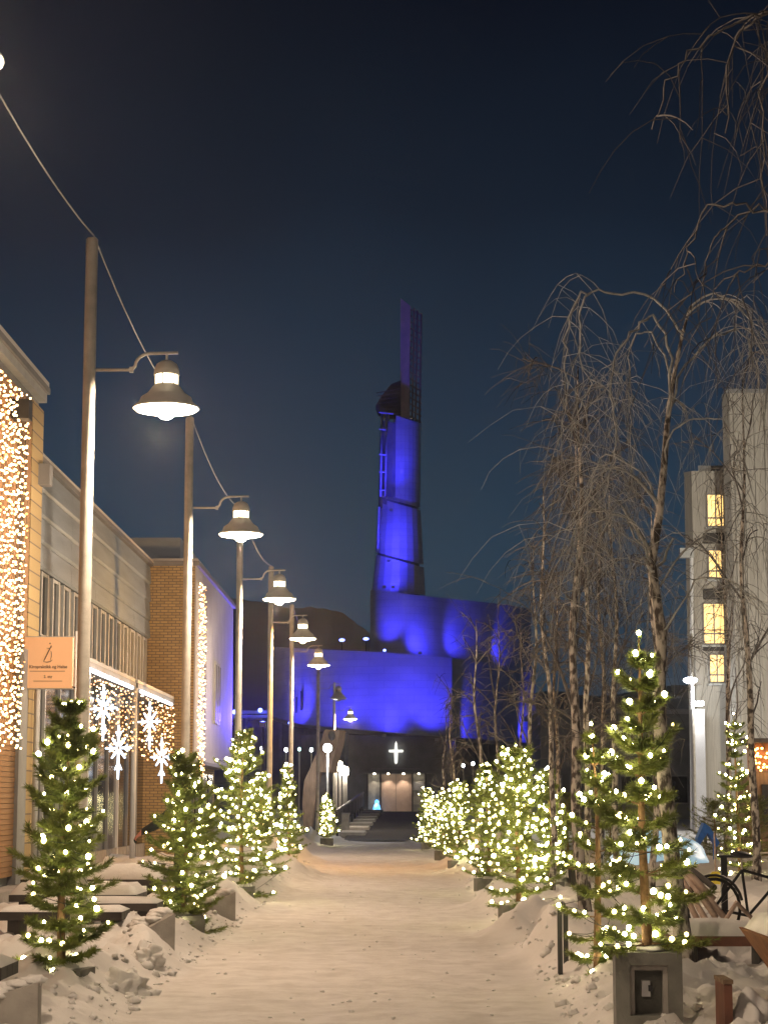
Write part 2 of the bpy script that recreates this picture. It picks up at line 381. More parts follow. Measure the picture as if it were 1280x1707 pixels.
# ---------------------------------------------------------------- buildings on the left
ZR = 8.6
bA = thing('timber_shop_building', 'shop building with orange timber boards behind a curtain of warm lights', 'building', (-6, 34.4, 0))
def P(mb, name, m, parent, smooth=False):
    # build with world coordinates, re-based on the parent thing's location
    L = Vector((0, 0, 0)); q = parent
    while q is not None: L += q.location; q = q.parent
    mb.v = [(a - L.x, b2 - L.y, c - L.z) for a, b2, c in mb.v]
    return mb.build(name, m, parent, smooth)
P(MB().box(-16, -6.06, 3, 33.74, 0, ZR - .25), 'wall', M['greytrim'], bA)
P(MB().box(-6.06, -5.97, 32.75, 33.75, .2, ZR - .4), 'brick_pier', M['brickx'], bA)
P(MB().box(-6.06, -5.93, 32.0, 32.7, .2, 4.1), 'corner_trim', M['greytrim'], bA)
bm = MB().box(-.05, .0, -16, 0, 0, .072).mesh('board'); bm.materials.append(M['siding'])
z = .55; k = 0
while z < ZR - .5:
    ob = link('board', bm, bA); ob.location = (0.012 + rnd(-.004, .004), (32.0 if z < 4.1 else 32.74) - 34.4, z); ob.rotation_euler = (0, R(7), 0); z += .08
fa = MB()
fa.box(-16, -5.93, 3, 33.78, ZR - .25, ZR - .10); P(fa, 'fascia', M['trim'], bA)
P(MB().box(-16, -5.88, 3, 33.82, ZR - .10, ZR), 'roof_edge', M['greytrim'], bA)
P(MB().box(-16, -5.90, 3, 33.80, ZR + .002, ZR + .10), 'roof_snow', M['snow'], bA)
P(MB().tube([(-5.88, 33.25, .2), (-5.88, 33.25, 3.9)], .05, 8), 'downpipe', M['trim'], bA, True)
P(MB().box(-5.97, -5.70, 30.9, 31.2, 7.55, 7.85), 'wall_speaker', M['black'], bA)
P(MB().box(-5.97, -5.78, 33.35, 33.65, 6.9, 7.25), 'meter_box', M['greytrim'], bA)
P(MB().box(-6.0, -5.6, 10, 33.7, 0, .42), 'plinth', M['concretel'], bA)

bB = thing('grey_panel_building', 'grey panel clad building with a strip of upper windows and shopfront', 'building', (-7.36, 60, 0))
P(MB().box(-16, -7.50, 34.42, 59.98, 0, ZR - .05), 'wall', M['greytrim'], bB)
n = 0
for r_ in range(4):
    for c_ in range(7):
        y0 = 34.5 + c_ * 3.64
        m = MB(); z0 = 6.42 + r_ * .535
        prof = [(0, z0 + .012), (.05, z0 + .03)]
        poly = [(-.12, z0 + .012), (.0, z0 + .012), (.045, z0 + .06), (.01, z0 + .50), (.01, z0 + .523), (-.12, z0 + .523)]
        m.prism(poly, y0 + .01, y0 + 3.63, lambda p, t_: (-7.36 + p[0], t_, p[1]))
        P(m, 'cladding_panel', M['panel'], bB)
P(MB().box(-7.52, -7.26, 34.45, 59.97, 8.57, 8.68), 'parapet', M['greytrim'], bB)
P(MB().box(-7.54, -7.25, 34.45, 59.96, 8.682, 8.74), 'roof_snow', M['snow'], bB)
P(MB().box(-7.52, -7.33, 34.45, 59.97, 4.66, 5.02), 'sill_band', M['panel'], bB)
y = 34.7
wm = MB().box(-.05, 0, .02, .62, 0, 1.3).mesh('pane'); wm.materials.append(M['glassdark'])
wb = MB().box(-.05, 0.01, .78, 1.22, 0, 1.3).mesh('blind'); wb.materials.append(M['blind'])
wf = MB().box(-.08, .06, -.12, .02, 0, 1.32).box(-.08, .06, .62, .78, 0, 1.32).box(-.08, .05, .021, .619, 1.25, 1.318).box(-.08, .07, .021, .619, -.03, .03).mesh('window'); wf.materials.append(M['trim'])
while y < 59.0:
    w_ = link('window', wf, bB); w_.location = (-.02, y - 60, 5.06)
    p_ = link('pane', wm, w_); p_.location = (0, 0, .0)
    p_ = link('blind', wb, w_); p_.location = (0, 0, .0)
    y += 1.4
for i_, (y0, y1) in enumerate(((42.6, 50.9), (51.3, 59.7))):
    cn = P(MB().box(-7.36, -6.55, y0, y1, 4.50, 4.64), 'canopy', M['greytrim'], bB)
    P(MB().box(-7.3, -6.56, y0 + .02, y1 - .02, 4.642, 4.72), 'canopy_snow', M['snow'], cn)
    for q in range(3):
        a = y0 + .3 + q * 2.75
        P(MB().tube([(-6.50, a, 4.44), (-6.50, a + (2.3 if q < 2 else 1.4), 4.44)], .045, 8), 'tube_light', M['tube'], cn, True)
# shopfront
y = 35.0; k = 0
while y < 59.4:
    wd_ = 1.9
    pn = P(MB().box(-7.5, -7.42, y + .06, y + wd_ - .06, .5, 4.2), 'shop_window', M['glassdark'], bB)
    P(MB().box(-7.5, -7.36, y - .05, y + .05, .1, 4.5), 'frame', M['white'] if k % 3 == 1 else M['greytrim'], pn)
    y += wd_; k += 1
P(MB().box(-7.5, -7.37, 34.5, 59.9, .05, .49), 'plinth', M['concretel'], bB)
P(MB().tube([(-6.6, 51.1, .1), (-6.6, 51.1, 4.5)], .07, 10), 'canopy_post', M['white'], bB, True)
P(MB().tube([(-6.6, 43.4, .1), (-6.6, 43.4, 4.5)], .05, 10), 'canopy_post', M['white'], bB, True)

bC = thing('yellow_brick_building', 'yellow brick block whose pale street front catches blue light', 'building', (-6, 73.6, 0))
P(MB().box(-16, -6.6, 60.02, 73.5, 0, 2.95), 'ground_floor', M['brick'], bC)
P(MB().box(-16, -6.03, 60.0, 73.55, 2.955, ZR), 'brick_wall', M['brick'], bC)
P(MB().box(-6.028, -5.99, 60.0, 73.6, 2.9, ZR), 'street_front', M['plaster'], bC)
P(MB().box(-16, -5.9, 59.9, 73.7, ZR + .002, ZR + .14), 'cornice', M['greytrim'], bC)
P(MB().box(-16, -6.6, 61.2, 71, ZR + .145, ZR + 1.0), 'roof_house', M['panel'], bC)
P(MB().box(-16, -5.95, 60, 61.1, ZR + .142, ZR + .22), 'roof_snow', M['snow'], bC)
P(MB().box(-6.62, -5.96, 60.05, 73.5, 2.80, 2.895), 'soffit', M['greytrim'], bC)
for q in range(3):
    w_ = P(MB().box(-6.0, -5.94, 66.3 + q * .7, 66.75 + q * .7, 4.2, 6.2), 'window', M['trim'], bC)
    P(MB().box(-5.939, -5.93, 66.36 + q * .7, 66.69 + q * .7, 4.3, 6.1), 'pane', M['blind'], w_)
for q in range(5):
    w_ = P(MB().box(-6.64, -6.56, 62 + q * 2.2, 63.7 + q * 2.2, .5, 2.6), 'shop_window', M['glassdark'], bC)
# small blue flood on the far corner of the brick block
lp = thing('blue_floodlight', 'blue floodlight on a pole by the far corner of the brick block', 'floodlight', (-5.0, 75.5, 0))
MB().tube([(0, 0, 0), (0, 0, 4.4)], .05, 8).build('pole', M['black'], lp, True)
MB().box(-.14, .1, -.14, .14, 4.4, 4.58).build('housing', M['black'], lp)
MB().lathe([(.0, .02), (.1, .0)], (-.02, 0, 4.6), 12).build('lens', M['blueglow'], lp)
l = light('SPOT', 'blue_light', lp, (-.25, -.2, 4.7), 2400, (.08, .05, 1), spot_size=R(120), spot_blend=.8, shadow_soft_size=.1); aim(l, (-1.0, -3.5, 6.6))
# projecting sign
sg = thing('projecting_sign', 'orange glowing square sign with thin logo projecting from the timber building', 'sign', (-5.95, 32.6, 0))
p0, p1 = at(40, 1147, 32.6), at(122, 1062, 32.6)
sw, sh, sxc, szc = p1.x - p0.x, p1.z - p0.z, (p0.x + p1.x) / 2 + 5.95, (p0.z + p1.z) / 2
MB().box(sxc - sw / 2, sxc + sw / 2, -.0, .16, szc - sh / 2, szc + sh / 2).build('sign_face', M['signface'], sg)
MB().box(sxc - sw / 2 - .012, sxc + sw / 2 + .012, .02, .14, szc + sh / 2, szc + sh / 2 + .015).box(sxc - sw / 2 - .012, sxc + sw / 2 + .012, .02, .14, szc - sh / 2 - .015, szc - sh / 2).build('sign_frame', M['trim'], sg)
MB().box(-.02, .06, .05, .11, szc - .06, szc + .06).build('bracket', M['black'], sg)
MB().tube([(sxc + sw / 2 + .05, .08, .1), (sxc + sw / 2 + .05, .08, szc + sh / 2 + .1)], .025, 8).build('post', M['white'], sg, True)
MB().tube([(sxc + sw / 2 - .12, .05, szc - sh / 2 + .05), (sxc + sw / 2 + .05, .06, szc - sh / 2 + .01)], .012, 6).build('stay', M['black'], sg)
def text(body, size, x, z, parent, bold=0):
    cu = bpy.data.curves.new('lettering', 'FONT'); cu.body = body; cu.size = size; cu.align_x = 'CENTER'; cu.extrude = .002; cu.offset = bold
    tmp = bpy.data.objects.new('lettering', cu); COL.objects.link(tmp)
    dg = bpy.context.evaluated_depsgraph_get(); me = bpy.data.meshes.new_from_object(tmp.evaluated_get(dg)); bpy.data.objects.remove(tmp)
    me.materials.clear(); me.materials.append(M['ink'])
    ob = link('lettering', me, parent); ob.location = (x, -.004, z); ob.rotation_euler = (R(90), 0, 0); return ob
text('Kiropraktikk og Helse', .068, sxc, szc - .09, sg, .0016)
text('2. etg', .06, sxc, szc - .245, sg, .001)
MB().box(sxc - .29, sxc + .27, -.005, -.001, szc - .142, szc - .134).build('ruled_line', M['ink'], sg)
MB().box(sxc - .23, sxc + .23, -.005, -.001, szc - .300, szc - .292).build('ruled_line', M['ink'], sg)
lg = MB()
c = Vector((sxc + .0, -.004, szc + .14))
lg.tube([c + Vector(q) for q in ((.045, 0, .13), (-.005, 0, .03), (-.06, 0, -.09), (-.075, 0, -.125))], [.008, .01, .009, .004], 5)
lg.tube([c + Vector(q) for q in ((-.075, 0, -.125), (-.02, 0, -.135), (.03, 0, -.125), (.065, 0, -.095))], [.004, .008, .007, .003], 5)
lg.tube([c + Vector(q) for q in ((.03, 0, -.11), (.05, 0, -.04), (.045, 0, .03), (.03, 0, .05))], [.003, .006, .005, .002], 5)
lg.tube([c + Vector(q) for q in ((-.03, 0, .09), (.01, 0, .085), (.055, 0, .11))], [.003, .006, .003], 5)
lg.blob(c + Vector((.022, 0, .165)), .012, (1, .4, 1), 0, 1, 1)
lg.build('logo', M['ink'], sg)
# ---------------------------------------------------------------- curtains of lights
bulbv, bulbf = ICO[0]
def bulbmesh(mt, name='bulb'):
    m = bpy.data.meshes.new(name); m.from_pydata([tuple(v) for v in ICO[1][0]], [], ICO[1][1]); m.materials.append(mt); m.shade_smooth(); return m
BM, BMW, BMD, BMO = bulbmesh(M['bulb']), bulbmesh(M['bulbwarm']), bulbmesh(M['bulbdim']), bulbmesh(M['bulbamber'])
def curtain(label, y0, y1, x, zt, zb, dy, dz, rad, pp=300, amb=.3, group=None):
    t = thing('light_curtain', label, 'string lights', (x, y0, zb), group)
    pos = []; w = MB(); yy = y0
    while yy <= y1:
        top = zt - rnd(0, .1); bot = zb + rnd(0, .35); zz = top; ph = rnd(0, 6)
        strand = []
        while zz > bot:
            p = (rnd(-.02, .03), yy - y0 + .05 * math.sin(zz * 3 + ph) + rnd(-.05, .05), zz - zb + rnd(-.03, .03)); pos.append(p); strand.append(p); zz -= dz * rnd(.75, 1.3)
        if len(strand) > 1: w.tube(strand, .004, 3)
        yy += dy * rnd(.8, 1.2)
    w.build('wire', M['wire'], t)
    random.shuffle(pos)
    for p in pos[:pp]:
        r_ = rad * rnd(.6, 1.2); b_ = link('bulb', BMO if random.random() < amb else BMW, t); b_.location = p; b_.scale = (r_, r_, r_)
    if len(pos) > pp:
        mb = MB()
        for p in pos[pp:]:
            n = len(mb.v); mb.v += [(p[0] + v.x * rad, p[1] + v.y * rad, p[2] + v.z * rad) for v in bulbv]; mb.f += [tuple(n + i for i in q) for q in bulbf]
        stuff(mb.build('bulbs', M['bulbwarm' if amb < .5 else 'bulbamber'], t, True))
    return t
curtain('dense curtain of warm lights hanging on the orange timber wall', 28.6, 31.75, -5.86, 8.02, 2.42, .15, .11, .021, 300, .42)
curtain('warm light curtain under the shop canopy with two snowflakes, beside the canopy end post', 43.0, 50.6, -6.52, 4.36, 2.72, .30, .165, .022, 300, .6)
curtain('warm light curtain under the shop canopy, close to the yellow brick wall', 51.6, 59.4, -6.52, 4.36, 2.72, .34, .175, .024, 300, .6)
curtain('narrow vertical strip of warm lights on the pale front of the brick block', 60.35, 62.3, -5.92, 8.15, 2.3, .24, .15, .028)
# snowflakes
def flake(u, v, Y, s, label):
    c = at(u, v, Y); t = thing('snowflake_ornament', label, 'ornament', c, 'lit snowflakes on the light curtains')
    for k in range(8):
        a = k * math.pi / 4; L = (.52 if k % 2 == 0 else .32) * s
        if k == 6: L *= 1.35
        if k in (0, 4): L *= .85
        d = Vector((math.cos(a) * .75, -math.cos(a) * .65, math.sin(a)))
        m = MB().tube([d * .06, d * L * .55, d * L], [.022, .030, .020], 6)
        if k % 2 == 0:
            for q in (-1, 1):
                a2 = a + q * .6; d2 = Vector((math.cos(a2) * .75, -math.cos(a2) * .65, math.sin(a2)))
                m.tube([d * L * .45, d * L * .45 + d2 * L * .3], .016, 5)
        m.build('arm', M['flake'], t, True)
flake(173, 1181, 44.4, 1.0, 'lit snowflake high on the light curtain beside the canopy end post')
flake(198, 1247, 46.7, 1.0, 'lit snowflake low on the light curtain beside the canopy end post')
flake(250, 1203, 52.6, 1.0, 'lit snowflake high on the light curtain close to the brick wall')
flake(270, 1262, 55.2, 1.0, 'lit snowflake low on the light curtain close to the brick wall')
# ---------------------------------------------------------------- the church
D = 178.0
ch = thing('spiral_church', 'church with spiralling metal clad walls and slender tower lit blue', 'church', (0, D, .8))
def shell(front, back, name, m, parent=ch, smooth=True):
    # front / back: lists of (u, v_top, v_bottom, Y); closed ring of wall with roof and underside
    ring_ = [(at(u, a, Y), at(u, b_, Y)) for u, a, b_, Y in front + back]
    mb = MB(); k = len(ring_)
    mb.v = [tuple(p[0]) for p in ring_] + [tuple(p[1]) for p in ring_]
    mb.f = [(i, (i + 1) % k, k + (i + 1) % k, k + i) for i in range(k)] + [tuple(range(k))[::-1], tuple(range(k, 2 * k))]
    return P(mb, name, m, parent, False)
def curve(keys, n=8):
    out = []
    for a, c in zip(keys, keys[1:]):
        for i in range(n):
            s = i / n; out.append(tuple(lerp(p, q, s) for p, q in zip(a, c)))
    out.append(keys[-1]); return out
def smoothc(keys, n=6):
    out = []; K = [keys[0]] + list(keys) + [keys[-1]]
    for i in range(1, len(K) - 2):
        for j in range(n):
            s = j / n
            out.append(tuple(.5 * (2 * K[i][d] + (K[i + 1][d] - K[i - 1][d]) * s + (2 * K[i - 1][d] - 5 * K[i][d] + 4 * K[i + 1][d] - K[i + 2][d]) * s * s + (3 * K[i][d] - K[i - 1][d] - 3 * K[i + 1][d] + K[i + 2][d]) * s ** 3) for d in range(len(K[0]))))
    out.append(keys[-1]); return out
# upper edge and lower edge follow the winding bands
low_front = smoothc([(452, 1078, 1194, 190), (470, 1079, 1199, 184.5), (500, 1081, 1207, 180.5), (560, 1083.5, 1213, 177.3), (630, 1087, 1219, 175.6), (700, 1092, 1225, 175.4), (753, 1097, 1229, 176.2)])
low_right = curve([(753.5, 1097, 1229, 176.4), (800, 1103, 1232, 186), (850, 1110, 1236, 197), (892, 1117, 1240, 206)], 4)
shell(low_front + low_right, [(890, 1130, 1245, 235), (470, 1100, 1215, 235)], 'lower_wall', M['titan'])
mid_front = smoothc([(617, 983, 1096, 187), (619, 983.5, 1096, 183.5), (628, 984.5, 1096, 181), (650, 987, 1097, 180), (690, 991.5, 1099, 180), (740, 997, 1105, 182.5), (800, 1003, 1112, 187.5), (850, 1009, 1118, 195), (885, 1016, 1122, 204)])
shell(mid_front, [(880, 1030, 1130, 230), (640, 1000, 1110, 230)], 'middle_wall', M['titan'])
# tower: stacked rings of tapering wall with slanting dark gaps
TY = 186.0
def tower_seg(ub, ut, vb, vt, name='tower_ring', m=None, nseg=20):
    # ub=(left,right,centre depth) px; vb / vt = (v at left, v at right) of the lower and upper edges
    mb = MB(); lo, hi = [], []
    for i in range(nseg):
        a = 2 * math.pi * i / nseg
        for (uu, vv, dst) in ((ub, vb, lo), (ut, vt, hi)):
            cu, ru = (uu[0] + uu[1]) / 2, (uu[1] - uu[0]) / 2
            u = cu + ru * math.cos(a); s = (u - uu[0]) / (uu[1] - uu[0])
            dst.append(tuple(at(u, lerp(vv[0], vv[1], s), TY - ru * TY / F * 1.15 * math.sin(a))))
    mb.v = lo + hi
    mb.f = [(i, (i + 1) % nseg, nseg + (i + 1) % nseg, nseg + i) for i in range(nseg)] + [tuple(range(nseg))[::-1], tuple(range(nseg, 2 * nseg))]
    ob = P(mb, name, m or M['titan'], ch)
    return ob
tower_seg((627, 700), (634, 694), (1000, 1000), (700, 712), 'tower_core', M['dwall'])
for ub, ut, vb, vt in (((619.5, 709), (621, 708), (995, 1003), (989, 996)), ((620, 709), (626.5, 706.5), (985, 992), (924, 946)), ((625, 706), (632, 701), (920, 941.5), (831, 850.5)), ((631, 701), (633, 699), (827.5, 846.5), (822, 838))):
    tower_seg(ub, ut, vb, vt)
# top ring is open on its left behind round bars
mb = MB(); lo, hi = [], []
for i in range(15):
    a = -1.2 + i * (3.0 / 14) ; cu, ru = 666.5, 34
    u = cu + ru * math.cos(a)
    s = (u - 633) / 67
    Yd = TY - ru * TY / F * 1.15 * math.sin(a)
    if u < 653: continue
    lo.append(tuple(at(u, lerp(823, 838.5, s), Yd))); hi.append(tuple(at(u + 1, lerp(684, 706, s), Yd)))
k = len(lo)
back_lo = [tuple(at(688, 835, TY + 1.0)), tuple(at(656, 830, TY + 1.0))]; back_hi = [tuple(at(688, 700, TY + 1.0)), tuple(at(656, 690, TY + 1.0))]
L1, H1 = lo + back_lo[::-1][::-1], hi + back_hi
mb.v = L1 + H1; kk = len(L1)
mb.f = [(i, (i + 1) % kk, kk + (i + 1) % kk, kk + i) for i in range(kk)] + [tuple(range(kk))[::-1], tuple(range(kk, 2 * kk))]
P(mb, 'tower_crown', M['titan'], ch)
for u0, w_ in ((636, 2.0), (645, 3.0)):
    r_ = w_ * TY / F
    P(MB().tube([at(u0 - 1.5, 828, TY - 1.4), at(u0 + .5, 690, TY - 1.4)], r_, 8), 'tower_bar', M['titan'], ch, True)
for v_ in (688, 716, 758, 787, 817):
    P(MB().tube([at(632, v_ - 1, TY - 1.45), at(656, v_ + 2, TY - 1.45)], .085, 6), 'tower_rung', M['titan'], ch)
P(MB().tube([at(629.5, 915, TY - 1.2), at(632, 845, TY - 1.2)], .12, 6), 'tower_bar', M['titan'], ch)
# dark bell louvre beside the spire
mb = MB(); fr = [at(u, v, TY - 1) for u, v in ((626, 676), (636, 660), (652, 640), (668, 634), (668, 692), (640, 691), (630, 686))]
bk = [p + Vector((0, 2.2, 0)) for p in fr]; k = len(fr)
mb.v = [tuple(p) for p in fr + bk]; mb.f = [tuple(range(k)), tuple(range(k, 2 * k))[::-1]] + [(i, k + i, k + (i + 1) % k, (i + 1) % k) for i in range(k)]
M['louvre'] = mat('louvre_bronze', (.045, .035, .018), .8, 0, .2, 2)
lv = P(mb, 'bell_louvre', M['louvre'], ch)
for i in range(7):
    s = i / 6
    P(MB().tube([at(lerp(627, 640, 1 - s), lerp(688, 655, s), TY - 1.1), at(667, lerp(690, 648, s), TY - 1.1)], .05, 5), 'louvre_blade', M['louvre'], lv)
# spire: a flat metal fin with an open lattice on its right
mb = MB(); fr = [at(u, v, TY - .6) for u, v in ((667, 694), (667.5, 497), (684, 510), (681.5, 705))]; bk = [p + Vector((.1, 1.6, 0)) for p in fr]
mb.v = [tuple(p) for p in fr + bk]; mb.f = [(0, 1, 2, 3), (7, 6, 5, 4)] + [(i, 4 + i, 4 + (i + 1) % 4, (i + 1) % 4) for i in range(4)]
M['spire'] = mat('spire_metal', (.75, .52, .42), .6, .2, .1, 1)
sp = P(mb, 'spire', M['spire'], ch)
M['lattice'] = mat('lattice_metal', (.3, .18, .13), .7, .1, .1, 1)
for u in (688.5, 694, 700.5):
    P(MB().tube([at(u - 2, 716 + (u - 688), TY), at(u + 1.5, 510 + (u - 684) * .75, TY)], .10, 5), 'lattice_post', M['lattice'], sp)
for i in range(19):
    v = 520 + i * 10.5
    P(MB().tube([at(683, v - 5, TY), at(702.5, v + 6, TY)], .085, 5), 'lattice_rung', M['lattice'], sp)
# entrance: recessed dark wall, doors, cross
P(MB().box(*(lambda a, c: (a.x, c.x, 181, 182.5, .3, 7.4))(at(568, 1352, 180), at(760, 1352, 180))), 'entrance_wall', M['dwall'], ch)
mb = MB(); a, c = at(560, 1330, 181), at(588, 1330, 178.5)
mb.prism([(at(500, 1335, 185).x, 186), (at(574, 1335, 177.5).x, 178.0), (at(580, 1335, 178).x, 178.6), (at(580, 1335, 181).x, 181)], .4, 7.6, lambda p, t_: (p[0], p[1], t_))
P(mb, 'entrance_side_wall', M['dwall'], ch)
def fbox(u0, u1, v0, v1, Y, d, name, m, par=ch):
    a, c = at(u0, v1, Y), at(u1, v0, Y)
    return P(MB().box(a.x, c.x, Y - d, Y, a.z, c.z), name, m, par)
fbox(635.5, 659.5, 1291, 1352.5, 180.99, .10, 'door', M['door']); fbox(660.3, 686, 1291, 1352.5, 180.99, .10, 'door', M['door'])
fbox(613.5, 634, 1291, 1352.5, 180.99, .06, 'glazed_side_panel', M['vestibule']); fbox(688.5, 708, 1291, 1352.5, 180.99, .06, 'glazed_side_panel', M['vestibule'])
for u in (611.5, 633, 686.2, 708): fbox(u, u + 2.2, 1289, 1353, 180.95, .22, 'door_frame', M['black'])
fbox(689, 707.5, 1303.5, 1318, 180.9, .05, 'notice_board', M['dwall']); fbox(689, 707.5, 1341, 1352, 180.9, .05, 'kick_plate', M['dwall'])
fbox(600, 722, 1285.5, 1289, 180.9, 1.5, 'entrance_canopy', M['dwall'])
for u in (624, 647, 672.5, 698):
    q = at(u, 1291, 180.3)
    lf = P(MB().lathe([(.0, .0), (.09, .0), (.09, .12)], q, 10, True), 'downlight', M['warmglow'], ch)
    l = light('SPOT', 'door_light', ch, (q.x, q.y - D + .05, q.z - .8 - .05), 170 if 640 < u < 680 else 75, (1, .80, .62), spot_size=R(110), spot_blend=.7, shadow_soft_size=.05)
cx = MB(); cY = 180.6
def cpt(u, v): return at(u, v, cY)
outl = [(657.5, 1271), (656.8, 1256), (657, 1254.3), (648.5, 1254), (647.5, 1251.8), (648.5, 1249.8), (657.2, 1249.8), (658.2, 1240), (660, 1235), (661.8, 1240), (662.8, 1249.8), (671.5, 1249.8), (672.5, 1251.8), (671.5, 1254), (663, 1254.3), (663.2, 1256), (662.5, 1271), (660, 1274)]
cx.prism(outl, 0, .2, lambda p, t_: cpt(*p) + Vector((0, t_, 0)))
P(cx, 'cross', M['crossglow'], ch)
fbox(618, 700, 1281, 1282.6, 180.9, .2, 'cornice_line', M['greytrim'])
# narrow slit windows on the lower wall
for u in (493, 500.5):
    Yw = 180.9 if u < 497 else 180.0
    a, c = at(u, 1188 if u < 497 else 1184, Yw - .2), at(u + 2.5, 1162 if u < 497 else 1152, Yw - .2)
    P(MB().box(a.x, c.x, Yw - .3, Yw + .4, a.z, c.z), 'slit_window', M['black'], ch)
# blue uplights on brackets along the ledges
BLUE = (.038, .032, 1)
def uplight(u, v, Y, tu, tv, tY, power, size=95, blend=.9, vis=True, soft=.25):
    q = at(u, v, Y); L = ch.location
    f = P(MB().box(q.x - .16, q.x + .16, q.y - .1, q.y + .2, q.z - .12, q.z + .1), 'uplight', M['titan'], ch)
    if vis: P(MB().blob((q.x, q.y - .12, q.z + .1), .13, (1, 1, .8), 0, 1, 1), 'led', M['blueglow'], f)
    l = light('SPOT', 'blue_light', ch, q - L + Vector((0, -.05, .25)), power, BLUE, spot_size=R(size), spot_blend=blend, shadow_soft_size=soft)
    aim(l, at(tu, tv, tY) - L); return l
# lower wall
uplight(483, 1207, 178, 490, 1130, 183, 2600, 115)
uplight(545, 1218, 173.5, 552, 1120, 178, 1900, 120, vis=False)
uplight(640, 1226, 171.5, 640, 1130, 175.5, 3500, 115, vis=False)
uplight(728, 1233, 172.5, 728, 1140, 175.8, 3200, 95, vis=False)
uplight(880, 1238, 199, 882, 1180, 204, 3000, 90, vis=False)
# middle tier
uplight(641, 1086, 177.6, 641, 1010, 180.3, 1900, 85)
uplight(700, 1088, 178.2, 730, 1030, 182, 1500, 130, vis=False)
uplight(800, 1230, 178.0, 815, 1160, 190, 2600, 120, vis=False)
uplight(768, 1101, 180.6, 766, 1055, 184, 2400, 75, vis=False)
uplight(838, 1107, 188.6, 836, 1060, 193, 2400, 75, vis=False)
# tower, lit from the tier roof upward and from a bracket half way
uplight(655, 978, 180.6, 660, 860, 184, 4200, 80, vis=False)
uplight(640, 978, 181.0, 650, 930, 184, 1600, 120, vis=False)
uplight(652, 850, 180.0, 660, 720, 184.5, 4200, 62, vis=False)
uplight(648, 935, 180.5, 655, 840, 184.3, 2400, 80, vis=False)
for u, v in ((570, 1067), (610, 1065)):
    q = at(u, v, 200)
    P(MB().tube([q - Vector((0, 0, 2.2)), q], .06, 6), 'roof_light_post', M['black'], ch); P(MB().blob(q, .2, (1.4, 1, .7), 0, 1, 1), 'roof_light', M['blueglow'], ch)
# low annex roof with blue lights left of the church
an_ = thing('low_annex', 'low flat roofed annex with blue lit eaves left of the church', 'annex', (at(420, 1330, 200).x, 200, .9))
a, c = at(340, 1197, 200), at(462, 1184, 200)
P(MB().box(a.x, c.x, 200, 212, a.z, a.z + .30), 'eave', M['titan'], an_); P(MB().box(a.x, c.x, 200.3, 212, a.z + .42, c.z), 'roof', M['titan'], an_)
P(MB().box(a.x, c.x + 4, 204, 205, .5, a.z - .02), 'back_wall', M['dwall'], an_)
for u in (408, 440, 468, 510): q = at(u, 1200, 199.5); P(MB().tube([(q.x, 200.6, .5), (q.x, 200.6, a.z)], .22, 8), 'column', M['dwall'], an_)
for u, v in ((391, 1187), (434, 1184)):
    q = at(u, v, 199.4); f = P(MB().blob(q, .22, (1, 1, 1), 0, 1, 1), 'led', M['blueglow'], an_)
    light('POINT', 'blue_light', an_, q - an_.location + Vector((.3, -.4, .1)), 30, BLUE, shadow_soft_size=.1)
# stair with handrail left of the ramp
st = thing('entrance_steps', 'snowy steps with a dark handrail beside the slate ramp', 'stairs', (at(590, 1380, 120).x, 120, 0))
for i in range(8):
    s = i / 7; Y = lerp(96, 172, s); xl = lerp(at(566, 1335, 96).x, at(606, 1335, 172).x, s)
    tr = P(MB().box(xl, xl + lerp(1.2, 1.6, s), Y, Y + 4.5, ramp_z(Y) - .15, ramp_z(Y) + .16), 'step', M['concretel'], st)
    P(MB().box(xl + .02, xl + lerp(1.15, 1.5, s), Y + .05, Y + 4.4, ramp_z(Y) + .162, ramp_z(Y) + .20), 'step_snow', M['snow'], tr)
    P(MB().tube([(xl - .1, Y, ramp_z(Y) - .1), (xl - .1, Y, ramp_z(Y) + 1.25)], .06, 6), 'baluster', M['black'], st)
P(MB().tube([(at(566, 1335, 96).x - .1, 95, ramp_z(95) + 1.15), (at(606, 1335, 172).x - .1, 176, ramp_z(176) + 1.6)], .10, 6), 'handrail', M['black'], st)
P(MB().prism([(95, ramp_z(95) + .45), (176, ramp_z(176) + .5), (176, ramp_z(176) + 1.5), (95, ramp_z(95) + 1.1)], 0, .05, lambda p, t_: (lerp(at(566, 1335, 96).x, at(606, 1335, 172).x, (p[0] - 96) / 76) - .12 + t_, p[0], p[1])), 'balustrade_panel', M['black'], st)
# tall light columns
for u, v, Y, lb in ((560, 1263, 104, 'tallest white light column beside the leaning timber sculpture'), (567, 1270, 112, 'second white light column from the leaning timber sculpture'), (573.5, 1278, 121, 'third white light column from the leaning timber sculpture'), (577, 1279, 128, 'white light column closest to the church steps')):
    q = at(u, v, Y); g = ramp_z(Y)
    t = thing('light_column', lb, 'lamp', (q.x, Y, g), 'light columns beside the steps')
    MB().lathe([(.10, -.2), (.085, .1), (.08, q.z - g - .5)], (0, 0, 0), 10, True).build('column', M['concretel'], t, True)
    MB().lathe([(.13, q.z - g - .5), (.17, q.z - g - .2), (.12, q.z - g), (.0, q.z - g + .05)], (0, 0, 0), 12).build('lantern', M['warmglow'], t, True)
    light('POINT', 'column_light', t, (.0, -.35, q.z - g - .55), 40, (1, .88, .72), shadow_soft_size=.1)
q = at(567, 1375, 103)
t = thing('utility_cabinet', 'pale utility cabinet at the foot of the light columns', 'cabinet', (q.x, 103, 0))
MB().box(-.45, .45, -.3, .3, 0, 1.05).build('body', M['concretel'], t); MB().box(-.5, .5, -.35, .35, 1.052, 1.12).build('lid', M['greytrim'], t)
MB().box(-.42, -.02, -.33, -.302, .15, .95).box(.02, .42, -.33, -.302, .15, .95).build('cabinet_doors', M['concretel'], t)
